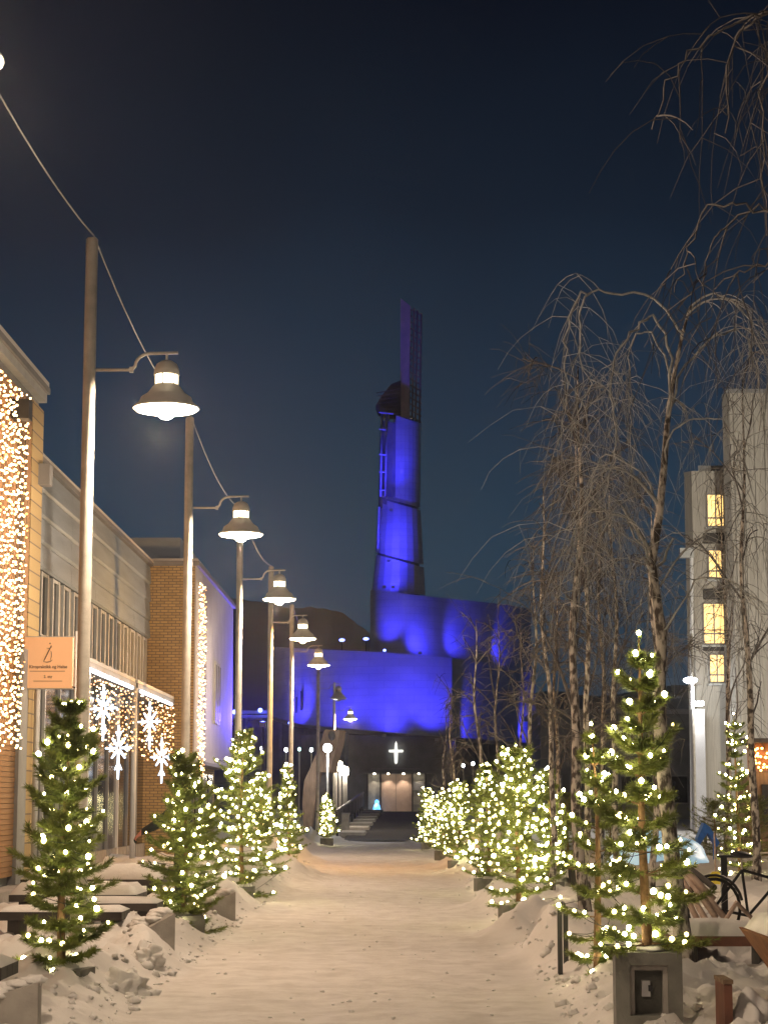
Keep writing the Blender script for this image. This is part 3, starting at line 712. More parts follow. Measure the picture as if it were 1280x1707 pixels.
q = at(546, 1247, 88.3)
t = thing('white_floodlight', 'dazzling white floodlight on a thin mast in front of the sculpture', 'floodlight', (q.x, 88.3, 0))
MB().tube([(.0, .15, 0), (.0, .15, q.z + .1)], .045, 8).build('mast', M['steel'], t, True)
MB().blob((0, 0, q.z), .19, (1, .6, 1), 0, 1, 2).build('lamp', M['coldglow'], t, True)
light('POINT', 'flood_light', t, (0, -.35, q.z - .05), 330, (.95, .97, 1), shadow_soft_size=.15)
for i, (u, v, Y, m) in enumerate(((437, 1248, 130, 'coldglow'), (477, 1250, 136, 'coldglow'), (499, 1249, 139, 'tealglow'), (519, 1250, 142, 'coldglow'), (772, 1276, 150, 'coldglow'), (788, 1273, 146, 'coldglow'))):
    q = at(u, v, Y); gzz = gz(q.x, Y)
    t = thing('far_path_lamp', 'small white path lamp among the birches right of the church entrance' if u > 700 else 'teal tinted path lamp in front of the low annex' if m == 'tealglow' else 'small white path lamp on a thin post in front of the low annex', 'lamp', (q.x, Y, gzz), 'path lamps in front of the low annex')
    MB().tube([(0, 0, -.1), (0, 0, q.z - gzz)], .05, 6).build('post', M['steel'], t)
    MB().blob((0, 0, q.z - gzz), .11, (1, 1, 1.3), 0, 1, 1).build('globe', M[m], t, True)
# leaning timber sculpture
mb = MB(); Ys = 90.0
fr = [at(u, v, Ys) for u, v in ((507, 1408), (504, 1340), (507, 1302), (517, 1280), (528, 1254), (537, 1230), (541, 1216), (566, 1217), (563, 1240), (554, 1270), (551, 1288), (534, 1287), (526, 1330), (513, 1408))]
k = len(fr); bk = [p + Vector((.25, 1.0, 0)) for p in fr]
ls = thing('leaning_sculpture', 'tall leaning brown timber sculpture standing between two lit trees', 'sculpture', (fr[0].x, Ys, 0))
mb.v = [tuple(p) for p in fr + bk]; mb.f = [tuple(range(k)), tuple(range(k, 2 * k))[::-1]] + [(i, k + i, k + (i + 1) % k, (i + 1) % k) for i in range(k)]
P(mb, 'timber_body', M['weathered'], ls)
mb = MB(); fr = [at(u, v, Ys + .3) for u, v in ((511, 1408), (526, 1330), (533, 1287), (547, 1287), (538, 1340), (530, 1406))]; k = len(fr); bk = [p + Vector((.2, 1.1, 0)) for p in fr]
mb.v = [tuple(p) for p in fr + bk]; mb.f = [tuple(range(k)), tuple(range(k, 2 * k))[::-1]] + [(i, k + i, k + (i + 1) % k, (i + 1) % k) for i in range(k)]
P(mb, 'dark_inner_leg', M['darkwood'], ls)
for u0, v0, u1, v1 in ((531, 1296, 529, 1304), (525, 1318, 523, 1331), (521, 1332, 518, 1347)):
    a, c = at(u0, v0, Ys + .2), at(u1, v1, Ys + .2); P(MB().tube([a, c], .075, 4), 'white_plaque', M['white'], ls)
a = at(553, 1226, Ys - .02); P(MB().blob(a, .16, (1, .3, 1.4), .2, 1, 1), 'knot_hole', M['darkwood'], ls)
# glowing blue figure at the church door
q = at(628, 1352, 179.6)
t = thing('blue_lantern_figure', 'small glowing ice blue lantern figure beside the church door', 'lantern', (q.x, 179.6, q.z))
M['ice'] = emitter('ice_glow', (.10, .45, 1), 2.2); M['icew'] = emitter('ice_glow_pale', (.5, .85, 1), 2.0)
MB().lathe([(.30, 0), (.34, .15), (.26, .5), (.16, .62), (.2, .78), (.12, .95), (0, 1.0)], (0, 0, 0), 12).build('body', M['ice'], t, True)
MB().blob((-.05, -.2, .45), .16, (1, .6, 1.6), .3, 2, 1).blob((-.1, -.25, .1), .14, (1.3, .6, .6), .3, 2, 1).build('pale_front', M['icew'], t, True)
# ---------------------------------------------------------------- apartment block on the right
bR = thing('apartment_block', 'tall rendered apartment block with a column of lit stair windows', 'building', (at(1200, 1340, 105).x, 105, 0))
x0, x1, x2 = at(1143, 900, 105).x, at(1203, 900, 105).x, at(1600, 900, 105).x
zl, zh = at(1160, 785, 105).z, at(1220, 664, 105).z
mb = MB(); mb.prism([(x0 + .35, 105), (x1 + .6, 105), (x1 + .6, 118), (x0 * 118 / 105 + .2, 118), (x0 + .03, 105.5)], 0, zl, lambda p, t_: (p[0], p[1], t_))
P(mb, 'stair_wing', M['concwall'], bR)
mb = MB(); mb.prism([(x0 + .75, 105.4), (x1 + .6, 105.4), (x1 + .6, 118), (x0 * 118 / 105 + .9, 118)], zl + .001, zl + .35, lambda p, t_: (p[0], p[1], t_)); P(mb, 'wing_parapet', M['greytrim'], bR)
mb = MB(); mb.prism([(x1 + .3, 103.6), (x2, 103.6), (x2, 120), (x1 * 120 / 103.6 + .2, 120), (x1, 104)], 0, zh, lambda p, t_: (p[0], p[1], t_))
P(mb, 'main_wall', M['concwall'], bR)
xx = x1 + .5
while xx < x1 + 6:
    P(MB().box(xx, xx + .12, 103.52, 103.598, 3.2, zh - .1), 'wall_rib', M['concwall'], bR); xx += .52
P(MB().box(x1 + .1, x2, 103.5, 104.0, zh + .002, zh + .2), 'roof_edge', M['greytrim'], bR)
for (v0, v1, ul, ur) in ((825, 876, 1180, 1204), (918, 963, 1182, 1204), (1007, 1072, 1174, 1205), (1092, 1136, 1184, 1205)):
    a, c = at(ul, v1, 104.9), at(ur, v0, 104.9)
    w_ = P(MB().box(a.x - .08, c.x + .08, 104.93, 105.0, a.z - .08, c.z + .08), 'window', M['greytrim'], bR)
    P(MB().box(a.x, c.x, 104.9, 104.929, a.z, c.z), 'pane', M['winlit'], w_)
    P(MB().box((a.x + c.x) / 2 - .03, (a.x + c.x) / 2 + .03, 104.86, 104.899, a.z, c.z), 'mullion', M['greytrim'], w_)
    P(MB().box(a.x - .1, c.x + .1, 104.80, 104.899, lerp(a.z, c.z, .22), lerp(a.z, c.z, .22) + .07), 'transom', M['greytrim'], w_)
    P(MB().box(a.x - .15, c.x + .15, 104.75, 104.92, a.z - .2, a.z - .10), 'sill', M['trim'], w_)
for v in (900, 993, 1079): 
    a, c = at(1172, v + 6, 104.9), at(1206, v - 12, 104.9); P(MB().box(a.x, c.x, 104.94, 105.0, a.z, c.z), 'spandrel', M['darkwood'], bR)
a = at(1152, 1340, 104.7); b2 = at(1152, 930, 104.7)
P(MB().tube([(a.x, 104.7, .3), (b2.x, 104.7, b2.z)], .10, 8), 'downpipe', M['white'], bR)
P(MB().box(a.x - .35, a.x + .35, 104.5, 104.95, b2.z, b2.z + .5), 'hopper', M['trim'], bR)
a, c = at(1157, 1340, 103.5), at(1174, 1182, 103.5)
P(MB().box(a.x, c.x, 103.6, 104.4, .2, c.z), 'entrance_pillar', M['plaster'], bR)
q = at(1163, 1176, 102.9)
lf = P(MB().box(q.x - .25, q.x + .25, 102.7, 103.5, q.z, q.z + .2), 'pillar_lamp', M['coldglow'], bR)
light('SPOT', 'pillar_light', bR, q - bR.location + Vector((0, 0, -.1)), 130, (1, .95, .85), spot_size=R(120), spot_blend=.6, shadow_soft_size=.15)
# plaza lamp beside it
q = at(1150, 1134, 96)
t = thing('plaza_lamp', 'white plaza lamp on a slim pole before the apartment block', 'street lamp', (at(1158, 1335, 96).x, 96, 0))
MB().tube([(0, 0, 0), (0, 0, q.z + 2.2)], .06, 8).build('pole', M['steel'], t, True)
MB().blob((q.x - t.location.x, 0, q.z), .24, (1.4, 1, .6), 0, 1, 2).build('head', M['coldglow'], t, True)
light('POINT', 'plaza_light', t, (q.x - t.location.x, -.3, q.z - .25), 800, (.95, .97, 1), shadow_soft_size=.2)
# lamps of the plaza to the right of the path, outside the picture
for x, y in ((9.0, 30), (16, 58), (26, 84)):
    street_lamp(x, y, True, 'tall plaza street lamp far to the right of the path', -1, 1500 if y > 50 else 600)['group'] = 'plaza street lamps'
t = thing('floodlight_mast', 'tall plaza floodlight mast off to the right before the apartment block', 'floodlight', (27, 72, 0))
MB().tube([(0, 0, 0), (0, 0, 13)], [.14, .08], 10).build('mast', M['steel'], t, True)
MB().box(-.5, .5, -.15, .15, 13, 13.3).build('crossarm', M['steel'], t)
MB().box(-.45, .45, .152, .25, 12.95, 13.35).build('lamp_panel', M['warmglow'], t)
l = light('SPOT', 'mast_light', t, (0, .4, 13.1), 20000, (1, .92, .76), spot_size=R(110), spot_blend=.6, shadow_soft_size=.3); aim(l, (-7, 32, 9))
# dim low building between the trees
bD = thing('low_dark_building', 'low dark flat roofed building behind the bare birches', 'building', (at(980, 1335, 135).x, 135, 0))
a, c = at(900, 1190, 135), at(1150, 1190, 135)
P(MB().box(a.x, c.x, 135, 148, 0, a.z), 'wall', M['dwall'], bD); P(MB().box(a.x - .3, c.x + .3, 134.7, 148, a.z + .002, a.z + .3), 'roof', M['greytrim'], bD)
for k_ in range(6):
    xx = lerp(a.x, c.x, (k_ + .5) / 6); w_ = P(MB().box(xx - .6, xx + .6, 134.9, 134.999, 1.5, 3.4), 'window', M['greytrim'], bD); P(MB().box(xx - .5, xx + .5, 134.86, 134.899, 1.6, 3.3), 'pane', M['glassdark'], w_)
# ---------------------------------------------------------------- concrete pedestals and lit spruces
def planter(x, y, label, rot=0):
    z = gz(x, y) if y > 16 else 0
    t = thing('tree_pedestal', label, 'planter', (x, y, 0), 'concrete tree pedestals along the path'); t.rotation_euler.z = rot
    w, h = .235, .635
    b = MB()
    b.box(-w, -.135, -w, w, -.05, h - .085).box(.135, w, -w, w, -.05, h - .085).box(-w, w, -w, w, h - .0849, h)
    b.box(-.1349, .1349, -w, w, -.05, .20).box(-.1349, .1349, -.02, w, .2001, h - .0851)
    b.build('body', M['concrete'], t)
    MB().box(-.134, -.10, -w + .05, -.021, .201, h - .086).box(.10, .134, -w + .05, -.021, .201, h - .086).box(-.0999, .0999, -w + .05, -.021, h - .125, h - .086).build('niche_frame', M['concretel'], t)
    MB().box(-.045, .015, -.10, -.025, .32, .43).build('socket_box', M['white'], t)
    MB().box(.0, .03, -.13, -.101, .36, .40).build('plug', M['black'], t)
    s = MB()
    for k in range(5): s.blob((rnd(-.1, .1), rnd(-.1, .1), h + .012), rnd(.08, .13), (1, 1, .28), .4, 2, 2, k + x)
    s.build('snow_cap', M['snow'], t, True)
    return t
def spruce(x, y, z0, zt, rad, label, seed, n_bulb=90, open_=0., dens=1., lights=True, lean=(0, 0), bscale=1., low=0., prof=.47, cat_group='lit spruces along the path'):
    rg = random.Random(seed); h = zt - z0
    t = thing('spruce_tree', label, 'tree', (x, y, z0), cat_group)
    def ax(s): return Vector((lean[0] * s * s + .015 * math.sin(5 * s + seed), lean[1] * s * s, h * s))
    MB().tube([ax(i / 8) - (Vector((0, 0, .1)) if i == 0 else Vector()) for i in range(9)], [lerp(.028 + .006 * h, .006, i / 8) for i in range(9)], 7).build('trunk', M['bark'], t, True)
    nd = MB(); br = MB(); tips = []
    V, Fc = nd.v, nd.f
    def needles(a, c, n, ln):
        d = c - a
        if d.length < 1e-5: return
        dn = d.normalized(); o1 = dn.orthogonal().normalized(); o2 = dn.cross(o1)
        for _ in range(n):
            p = a + d * rg.random(); an = rg.random() * 6.283
            q = (o1 * math.cos(an) + o2 * math.sin(an))
            e_ = (dn * .75 + q * .8).normalized() * ln * rg.uniform(.7, 1.25); sd = dn.cross(q).normalized() * ln * .085
            k = len(V); V.extend((tuple(p - sd), tuple(p + sd), tuple(p + e_))); Fc.append((k, k + 1, k + 2))
    s = .03 - low
    while s < .97:
        nb = rg.choice((5, 6, 7)) if open_ < .5 else rg.choice((4, 5))
        a0 = rg.random() * 6.28
        for k in range(nb):
            if rg.random() < .12 + open_ * .18: continue
            L = rad * max(.12, (1 - max(0, s)) ** prof) * rg.uniform(.62, 1.28)
            if s < .12: L *= .85
            an = a0 + k * 6.283 / nb + rg.uniform(-.35, .35)
            up = lerp(.05, .75, s) + rg.uniform(-.15, .25)
            p = ax(max(0, s)) + (Vector((0, 0, h * s)) if s < 0 else Vector()); d = Vector((math.cos(an), math.sin(an), up)).normalized()
            pts_ = [p.copy()]; st = L / 5
            for i in range(5):
                d = (d + Vector((0, 0, -.10 + .08 * i)) + Vector((rg.uniform(-.1, .1), rg.uniform(-.1, .1), 0))).normalized(); p = p + d * st; pts_.append(p.copy())
            br.tube(pts_, [.008, .007, .006, .005, .003, .002], 3, False)
            tips.append((an, pts_[-1])); tips.append((an, pts_[3]))
            if L > .25: tips.append((an, pts_[2]))
            nn_ = max(3, int(7 * L / .3))
            for i in range(1, 6):
                if i == 1 and open_ > .3: continue
                needles(pts_[i - 1], pts_[i], int(9 * dens), .062)
                for sd in (-1, 1):
                    for rep in range(2):
                        bd = (pts_[i] - pts_[i - 1]).normalized(); sdv = Vector((-bd.y, bd.x, 0)).normalized() * sd
                        d2 = (bd * .8 + sdv * rg.uniform(.5, .9) + Vector((0, 0, rg.uniform(-.15, .2)))).normalized()
                        l2 = L * .38 * (1.15 - i / 6) * rg.uniform(.6, 1.2) + .03
                        a_ = pts_[i - 1].lerp(pts_[i], rg.random()); c_ = a_ + d2 * l2
                        needles(a_, c_, int(rg.uniform(9, 15) * dens), .058)
        s += .052 * (1 + open_ * .9) * rg.uniform(.8, 1.2) * (1 if h > 1.2 else 1.3)
    top = ax(1); needles(ax(.93), top + Vector((0, 0, .05)), 40, .05)
    cr_ = nd.build('crown', M['needle'], t); stuff(br.build('branches', M['bark'], cr_))
    if lights:
        g = thing('string_lights', 'fairy lights on the ' + label, 'string lights', (x, y, z0), 'fairy light strings on the spruces')
        rg.shuffle(tips); pick = [q for q in tips if q[1].z > -.35][:n_bulb]
        pick.append((0, top))
        pick.sort(key=lambda q: q[1].z + .0)
        # wind the string upward around the tree
        rows = {}
        for q in pick: rows.setdefault(int(q[1].z / .16), []).append(q)
        seq = []
        for r_ in sorted(rows): seq += [q[1] for q in sorted(rows[r_], key=lambda q: q[0])]
        cen = [Vector((p.x + .02 * rg.uniform(-1, 1), p.y, p.z + .03)) for p in seq]
        w = MB()
        for a, c in zip(cen, cen[1:]):
            w.tube([a, (a + c) / 2 - Vector((0, 0, .02)), c], .0035, 3, False)
        w.build('wire', M['wire'], g)
        for p in cen:
            b_ = link('bulb', BMD if rg.random() < .3 else BM, g); b_.location = p; r_ = bscale * rg.choice((.011, .014, .017, .020, .024)); b_.scale = (r_, r_, r_ * 1.15)
    return t
TR = [  # u, Y, v_top, radius, bulbs, seed, open, dens, low, bscale, label
 (112, 17.9, 1178, .36, 105, 3, .1, 1.35, .16, .95, 'dense slim spruce beside the lamp by the orange sign'),
 (312, 26.2, 1255, .46, 120, 5, .05, 1.25, .12, 1.05, 'bushy spruce with a reaching person behind it'),
 (404, 35.0, 1222, .60, 175, 8, .2, 1.1, .08, 1.2, 'widest lit spruce on the left, next to the ploughed snow mounds'),
 (436, 41.0, 1292, .50, 110, 11, .2, 1.0, .05, 1.3, 'shorter lit spruce filling the gap before the slender spruce'),
 (481, 48.0, 1276, .36, 90, 13, .2, .9, .05, 1.5, 'slender lit spruce directly before the leaning timber sculpture'),
 (545, 80.0, 1324, .40, 70, 21, .1, .8, .0, 2.0, 'small far lit spruce between sculpture and light columns'),
 (1068, 15.0, 1062, .40, 104, 34, .45, 1.35, .0, .88, 'open tall spruce rising from the concrete pedestal with the niche'),
 (992, 18.2, 1212, .27, 74, 55, .6, 1.0, .0, 1.0, 'thin sparse spruce with low hanging lights beside the black bike hoop'),
 (860, 28.8, 1246, .56, 190, 89, .15, 1.1, .02, 1.1, 'broad brightest lit spruce on the right of the path'),
 (914, 37.0, 1283, .40, 105, 144, .15, 1.0, .0, 1.25, 'lit spruce behind the broadest spruce, next to the snowy bench'),
 (812, 38.5, 1276, .42, 100, 233, .15, 1.0, .0, 1.25, 'pointed lit spruce just beyond the broadest spruce on the right'),
 (764, 50.0, 1302, .46, 110, 377, .1, .9, .0, 1.4, 'lit spruce by the orange tinted snow mound'),
 (737, 60.0, 1316, .44, 90, 610, .1, .8, .0, 1.35, 'lit spruce beyond the orange tinted snow mound'),
 (714, 72.0, 1316, .52, 110, 987, .1, .8, .0, 1.45, 'far lit spruce at the edge of the slate ramp'),
 (1225, 42.0, 1192, .46, 110, 1597, .25, 1.0, .0, 1.2, 'tall lit spruce standing on the plaza before the apartment block'),
]
for u, Y, vt, rad, nb, sd, op, dn, lw, bs, lb in TR:
    q = at(u, vt, Y); g0 = gz(q.x, Y) * .4
    near = Y < 45
    plain = sd in (1597, 55)
    if not plain:
        p_ = planter(q.x, Y, 'concrete pedestal under the ' + lb, rnd(-.08, .08) if sd == 34 else R(90) + rnd(-.2, .2)); p_.location.z = 0 if sd == 34 else -.36
    spruce(q.x, Y, (.62 if sd == 34 else .28) if not plain else .1, q.z, rad * 1.22, lb, sd, nb, op, dn * 1.5, True, (rnd(-.04, .04), 0), bs, lw, {34: .62, 3: .36, 5: .40}.get(sd, .47))
for i, (u, Y, vt, rad) in enumerate(((1015, 52, 1335, .9), (1095, 56, 1330, 1.0), (1190, 58, 1338, 1.1), (1262, 55, 1330, 1.0), (945, 60, 1325, .8))):
    q = at(u, vt, Y); spruce(q.x, Y, .1, q.z, rad, ('low dwarf pine bush behind the thin sparse spruce', 'low dwarf pine bush beside the pale blue snow dome', 'low dwarf pine bush behind the bright blue slide', 'low dwarf pine bush behind the tall plaza spruce', 'low dwarf pine bush behind the small red brown bench')[i], 300 + i, 0, .2, .7, False, cat_group='dwarf pine bushes on the plaza')
# ---------------------------------------------------------------- bare birches
def grow(p, d, L, n, grav, jit, rg):
    out = [p.copy()]; st = L / n; d = d.normalized()
    for i in range(n):
        d = (d + Vector((rg.gauss(0, jit), rg.gauss(0, jit), rg.gauss(0, jit) - grav))).normalized(); p = p + d * st; out.append(p.copy())
    return out
def hang(mb, p, d, L, rg, r0, segs=5, weep=.38):
    pts_ = grow(p, d, L, segs, weep, .10, rg); mb.tube(pts_, [lerp(r0, r0 * .45, i / segs) for i in range(segs + 1)], 3, False); return pts_
def birch(x, y, h, label, seed, r0=.075, spread=1.5, n_l=15, tw=(6, 7), tr=.0055, weep=.3, lean=(0, 0), limbs=(), trunk=None, s0=.30, group='bare birches right of the path', tl=(.6, 1.5), tm='twigd'):
    rg = random.Random(seed); z0 = gz(x, y) - .1
    t = thing('birch_tree', label, 'tree', (x, y, z0), group)
    if trunk: tp = [p - Vector((x, y, z0)) for p in trunk]
    else: tp = [Vector((lean[0] * s * h + .06 * math.sin(s * 7 + seed) + .03 * math.sin(17 * s + seed), lean[1] * s * h + .05 * math.cos(s * 6 + seed), h * s)) for s in [i / 14 for i in range(15)]]
    n = len(tp) - 1
    MB().tube(tp, [r0 * (1.35 if i == 0 else 1) * lerp(1, .12, (i / n) ** 1.1) for i in range(n + 1)], 8).build('trunk', M['birch'], t, True)
    cw = MB(); lw = MB()
    def ptat(s):
        k = min(n - 1, int(s * n)); return tp[k].lerp(tp[k + 1], s * n - k)
    def dress(pts_, L, nsub, ntw):
        m = len(pts_) - 1
        for j in range(nsub):
            s = rg.uniform(.25, 1); k = min(m - 1, int(s * m)); p = pts_[k].lerp(pts_[k + 1], s * m - k); dd = (pts_[k + 1] - pts_[k]).normalized()
            d = (dd + Vector((rg.gauss(0, .6), rg.gauss(0, .6), rg.gauss(.1, .4)))).normalized()
            sb = hang(cw, p, d, L * rg.uniform(.3, .6), rg, tr * 1.5, 5, weep * .6)
            for q in range(ntw):
                k2 = rg.randint(1, 5); d3 = Vector((rg.gauss(0, .6), rg.gauss(0, .6), rg.gauss(-.1, .5)))
                tw_ = hang(cw, sb[k2], d3, rg.uniform(*tl), rg, tr, 5, weep)
                if rg.random() < .6: hang(cw, tw_[2], Vector((rg.gauss(0, .7), rg.gauss(0, .7), -.2)), rg.uniform(.25, .6), rg, tr * .8, 3, weep)
    for i in range(n_l):
        s = s0 + (1 - s0) * ((i + rg.random()) / n_l) ** .9 * .97; az = rg.random() * 6.28; el = rg.uniform(.6, 1.25) if weep > .2 else rg.uniform(.85, 1.4)
        L = spread * lerp(1.05, .4, s) * rg.uniform(.7, 1.2) + .25
        d = Vector((math.cos(az) * math.cos(el), math.sin(az) * math.cos(el), math.sin(el)))
        pts_ = grow(ptat(s), d, L, 7, weep * .45, .09, rg)
        rr = max(tr * 2, r0 * lerp(.5, .14, s)); lw.tube(pts_, [lerp(rr, tr * 1.3, k / 7) for k in range(8)], 5, False)
        dress(pts_, L, tw[0], tw[1])
    for poly, rr, nsub, ntw in limbs:
        pl = [p - Vector((x, y, z0)) for p in poly]
        sm = smoothc([tuple(p) for p in pl], 4); sm = [Vector(p) + Vector((rg.gauss(0, .012), rg.gauss(0, .03), rg.gauss(0, .012))) for p in sm]
        m = len(sm) - 1; lw.tube(sm, [lerp(rr, rr * .35, k / m) for k in range(m + 1)], 5, False)
        dress(sm, 1.1, nsub, ntw)
    c_ = stuff(cw.build('crown', M[tm], t)); stuff(lw.build('limbs', M[tm], c_, True))
    return t
# the near weeping birch in front of the apartment block
YB = 18.6
def px(l, Y0=YB, dy=0): return [at(u, v, Y0 + dy * i / max(1, len(l) - 1)) for i, (u, v) in enumerate(l)]
tk = px([(1143, 1650), (1137, 1560), (1126, 1480), (1116, 1400), (1110, 1330), (1102, 1250), (1098, 1160), (1102, 1060), (1092, 990), (1085, 940), (1098, 860), (1106, 780), (1112, 700), (1122, 630), (1136, 560), (1150, 510)])
LB = [
 (px([(1136, 560), (1100, 505), (1040, 490), (978, 487), (952, 520), (942, 570), (944, 640), (941, 690), (935, 720)], YB, -.8), .013, 8, 3),
 (px([(978, 487), (966, 530), (968, 590), (980, 640), (960, 690), (930, 740), (915, 790)], YB - .7, -.3), .010, 7, 3),
 (px([(1112, 700), (1118, 600), (1090, 530), (1060, 545), (1028, 590), (1016, 650), (1024, 700), (1024, 770), (1008, 830)], YB, -1.0), .015, 10, 4),
 (px([(1122, 630), (1085, 560), (1050, 570), (1048, 640), (1052, 720), (1050, 800)], YB, .6), .011, 9, 4),
 (px([(1112, 700), (1140, 610), (1190, 560), (1240, 555), (1262, 620), (1270, 720)], YB, .8), .014, 9, 4),
 (px([(1150, 510), (1190, 490), (1240, 520), (1270, 590), (1285, 700)], YB, -.6), .012, 9, 4),
 (px([(1106, 780), (1120, 720), (1160, 700), (1200, 705), (1230, 760), (1240, 850)], YB, -.4), .011, 8, 4),
 (px([(1098, 860), (1070, 790), (1010, 760), (985, 810), (975, 900), (965, 960)], YB, 1.0), .012, 9, 4),
 (px([(1085, 940), (1050, 880), (1000, 850), (960, 880), (945, 960)], YB, -1.0), .011, 8, 4),
 (px([(1092, 990), (1140, 920), (1190, 880), (1230, 920), (1240, 1020)], YB, .5), .012, 8, 4),
 (px([(1102, 1060), (1150, 980), (1200, 960), (1250, 1000)], YB, -.6), .010, 7, 4),
 (px([(1088, 955), (1072, 935), (1060, 930)], YB, 0), .018, 0, 0),
 (px([(1108, 1120), (1090, 1010), (1096, 950), (1120, 900)], YB, .2), .03, 3, 2),
]
birch(tk[0].x, YB, 6, 'weeping birch with dark scarred trunk behind the pedestal with the niche', 11, .085, .9, 4, (4, 3), .0036, .42, limbs=LB, trunk=tk, s0=.55, tl=(.5, 1.3), tm='twig')
# the great birch just outside the frame: only its hanging tips reach in
YG = 12.0
LG = [
 (px([(1480, 260), (1380, 10), (1290, 20), (1230, 40), (1190, 60), (1140, 100), (1105, 150), (1092, 205)], YG), .011, 4, 2),
 (px([(1480, 260), (1330, 20), (1270, 30), (1225, 60), (1212, 130), (1210, 220)], YG, .5), .012, 8, 4),
 (px([(1500, 500), (1380, 370), (1290, 355), (1230, 340), (1180, 345), (1160, 385), (1140, 440), (1125, 480)], YG, .2), .010, 3, 2),
 (px([(1400, 380), (1290, 352), (1245, 350), (1200, 385), (1180, 420), (1170, 480)], YG, .4), .009, 3, 2),
 (px([(1480, 560), (1370, 430), (1285, 430), (1230, 455), (1190, 480)], YG, .5), .010, 5, 3),
 (px([(1480, 260), (1350, 60), (1276, 120), (1272, 260), (1275, 390)], YG, .8), .010, 6, 4),
]
tg = at(1500, 1600, YG)
birch(tg.x, YG, 8.5, 'great weeping birch whose hanging twigs reach in over the plaza', 17, .14, 1.0, 9, (4, 4), .0038, .36, limbs=LG, s0=.5, tl=(.4, 1.0), tm='twigd')
BI = [  # u_base, Y, height, seed, r0, spread, lean, label
 (963, 25.5, 7.0, 2, .075, 1.25, (.006, 0), 'pale trunked birch growing behind the black bike hoop'),
 (985, 31, 7.4, 4, .06, 1.4, (-.02, 0), 'slim birch just behind the pale trunked birch'),
 (918, 34, 7.0, 6, .055, 1.3, (-.01, 0), 'forked looking birch behind the broad bright spruce'),
 (884, 41, 6.8, 9, .06, 1.4, (.015, 0), 'birch between the broad spruce and the church corner'),
 (800, 44, 5.6, 12, .06, 1.0, (-.008, 0), 'straight bare birch trunk before the middle wall of the church'),
 (834, 48, 6.2, 14, .05, 1.2, (-.01, 0), 'thin bare birch next to the straight birch trunk'),
 (754, 62, 5.2, 18, .06, .8, (0, 0), 'bare birch at the corner of the blue lower wall'),
 (742, 72, 5.0, 20, .06, .8, (0, 0), 'far bare birch beside the dark entrance recess'),
 (1030, 40, 8.0, 22, .07, 1.7, (-.01, 0), 'tall bare birch left of the plaza lamp'),
 (1002, 50, 8.8, 24, .08, 1.9, (.01, 0), 'spreading bare birch before the low dark building'),
 (930, 56, 8.2, 26, .07, 1.8, (0, 0), 'bare birch before the left end of the low dark building'),
 (870, 66, 7.6, 28, .07, 1.6, (0, 0), 'bare birch veiling the far right of the church wall'),
 (1090, 34, 6.6, 30, .06, 1.2, (.01, 0), 'bare birch showing behind the open tall spruce'),
 (1252, 38, 9.6, 32, .08, 2.0, (0, 0), 'large bare birch before the main wall of the apartment block'),
 (1215, 60, 11.5, 36, .09, 2.4, (.0, 0), 'tallest bare birch before the stair windows'),
]
for u, Y, h, sd, r0, sp_, ln, lb in BI:
    xb = at(u, 1335, Y).x
    birch(xb, Y, h, lb, sd, r0, sp_, 10 if 900 < u < 1150 else 9, (3, 3) if u > 1150 else (5, 5) if u > 935 else (4, 4) if u > 900 else (2, 3), .0040 + .00009 * Y, .13, ln, s0=.22, tl=(.35, .85))
# ---------------------------------------------------------------- benches and blocks on the left
def snowcap(x0, x1, y0, y1, z, th, seed, nx_=14, ny_=10):
    # a soft pillow of snow on a flat top
    mb = MB(); 
    for lay in (0, 1):
        for j in range(ny_ + 1):
            for i in range(nx_ + 1):
                a, c = i / nx_, j / ny_
                x, y = lerp(x0, x1, a), lerp(y0, y1, c)
                ed = min(1, min(a, 1 - a) * (x1 - x0) / .10) ** .45 * min(1, min(c, 1 - c) * (y1 - y0) / .10) ** .45
                mb.v.append((x, y, z + (.003 if lay == 0 else .004 + th * ed * (.85 + .35 * noise.noise(Vector((x * 2.3, y * 2.3, seed)))))))
    N = (nx_ + 1) * (ny_ + 1)
    for j in range(ny_):
        for i in range(nx_):
            a = j * (nx_ + 1) + i; q = (a, a + 1, a + nx_ + 2, a + nx_ + 1)
            mb.f.append(q[::-1]); mb.f.append(tuple(N + k for k in q))
    for i in range(nx_): mb.f += [(i, i + 1, N + i + 1, N + i), (ny_ * (nx_ + 1) + i + 1, ny_ * (nx_ + 1) + i, N + ny_ * (nx_ + 1) + i, N + ny_ * (nx_ + 1) + i + 1)]
    for j in range(ny_):
        a = j * (nx_ + 1); b_ = a + nx_ + 1; mb.f += [(b_, a, N + a, N + b_), (a + nx_, b_ + nx_, N + b_ + nx_, N + a + nx_)]
    return mb
def slab_bench(x0, x1, y0, y1, z, label, th=.10, m='darkwood', dark=True):
    t = thing('snowy_bench', label, 'bench', ((x0 + x1) / 2, (y0 + y1) / 2, 0))
    n = 3
    for k in range(n):
        a = lerp(y0, y1, k / n) + .006; c = lerp(y0, y1, (k + 1) / n) - .006
        P(MB().box(x0, x1, a, c, z - .09, z), 'seat_plank', M[m], t)
    for xx in (x0 + .12, x1 - .24):
        P(MB().box(xx, xx + .12, y0 + .08, y1 - .08, -.05, z - .092), 'leg', M['darkwood'], t)
    P(snowcap(x0, x1, y0, y1, z, th, x0 * 3.1), 'snow_cap', M['snow'], t, True)
    return t
slab_bench(-4.6, -2.98, 15.6, 16.3, .46, 'dark plank bench under snow near the sloping concrete wedge')
slab_bench(-4.4, -3.02, 22.6, 23.3, .50, 'dark plank bench under snow between the two nearest left spruces', .06)
slab_bench(-4.3, -2.86, 24.5, 25.2, .50, 'dark plank bench under snow just before the bushy spruce', .07)
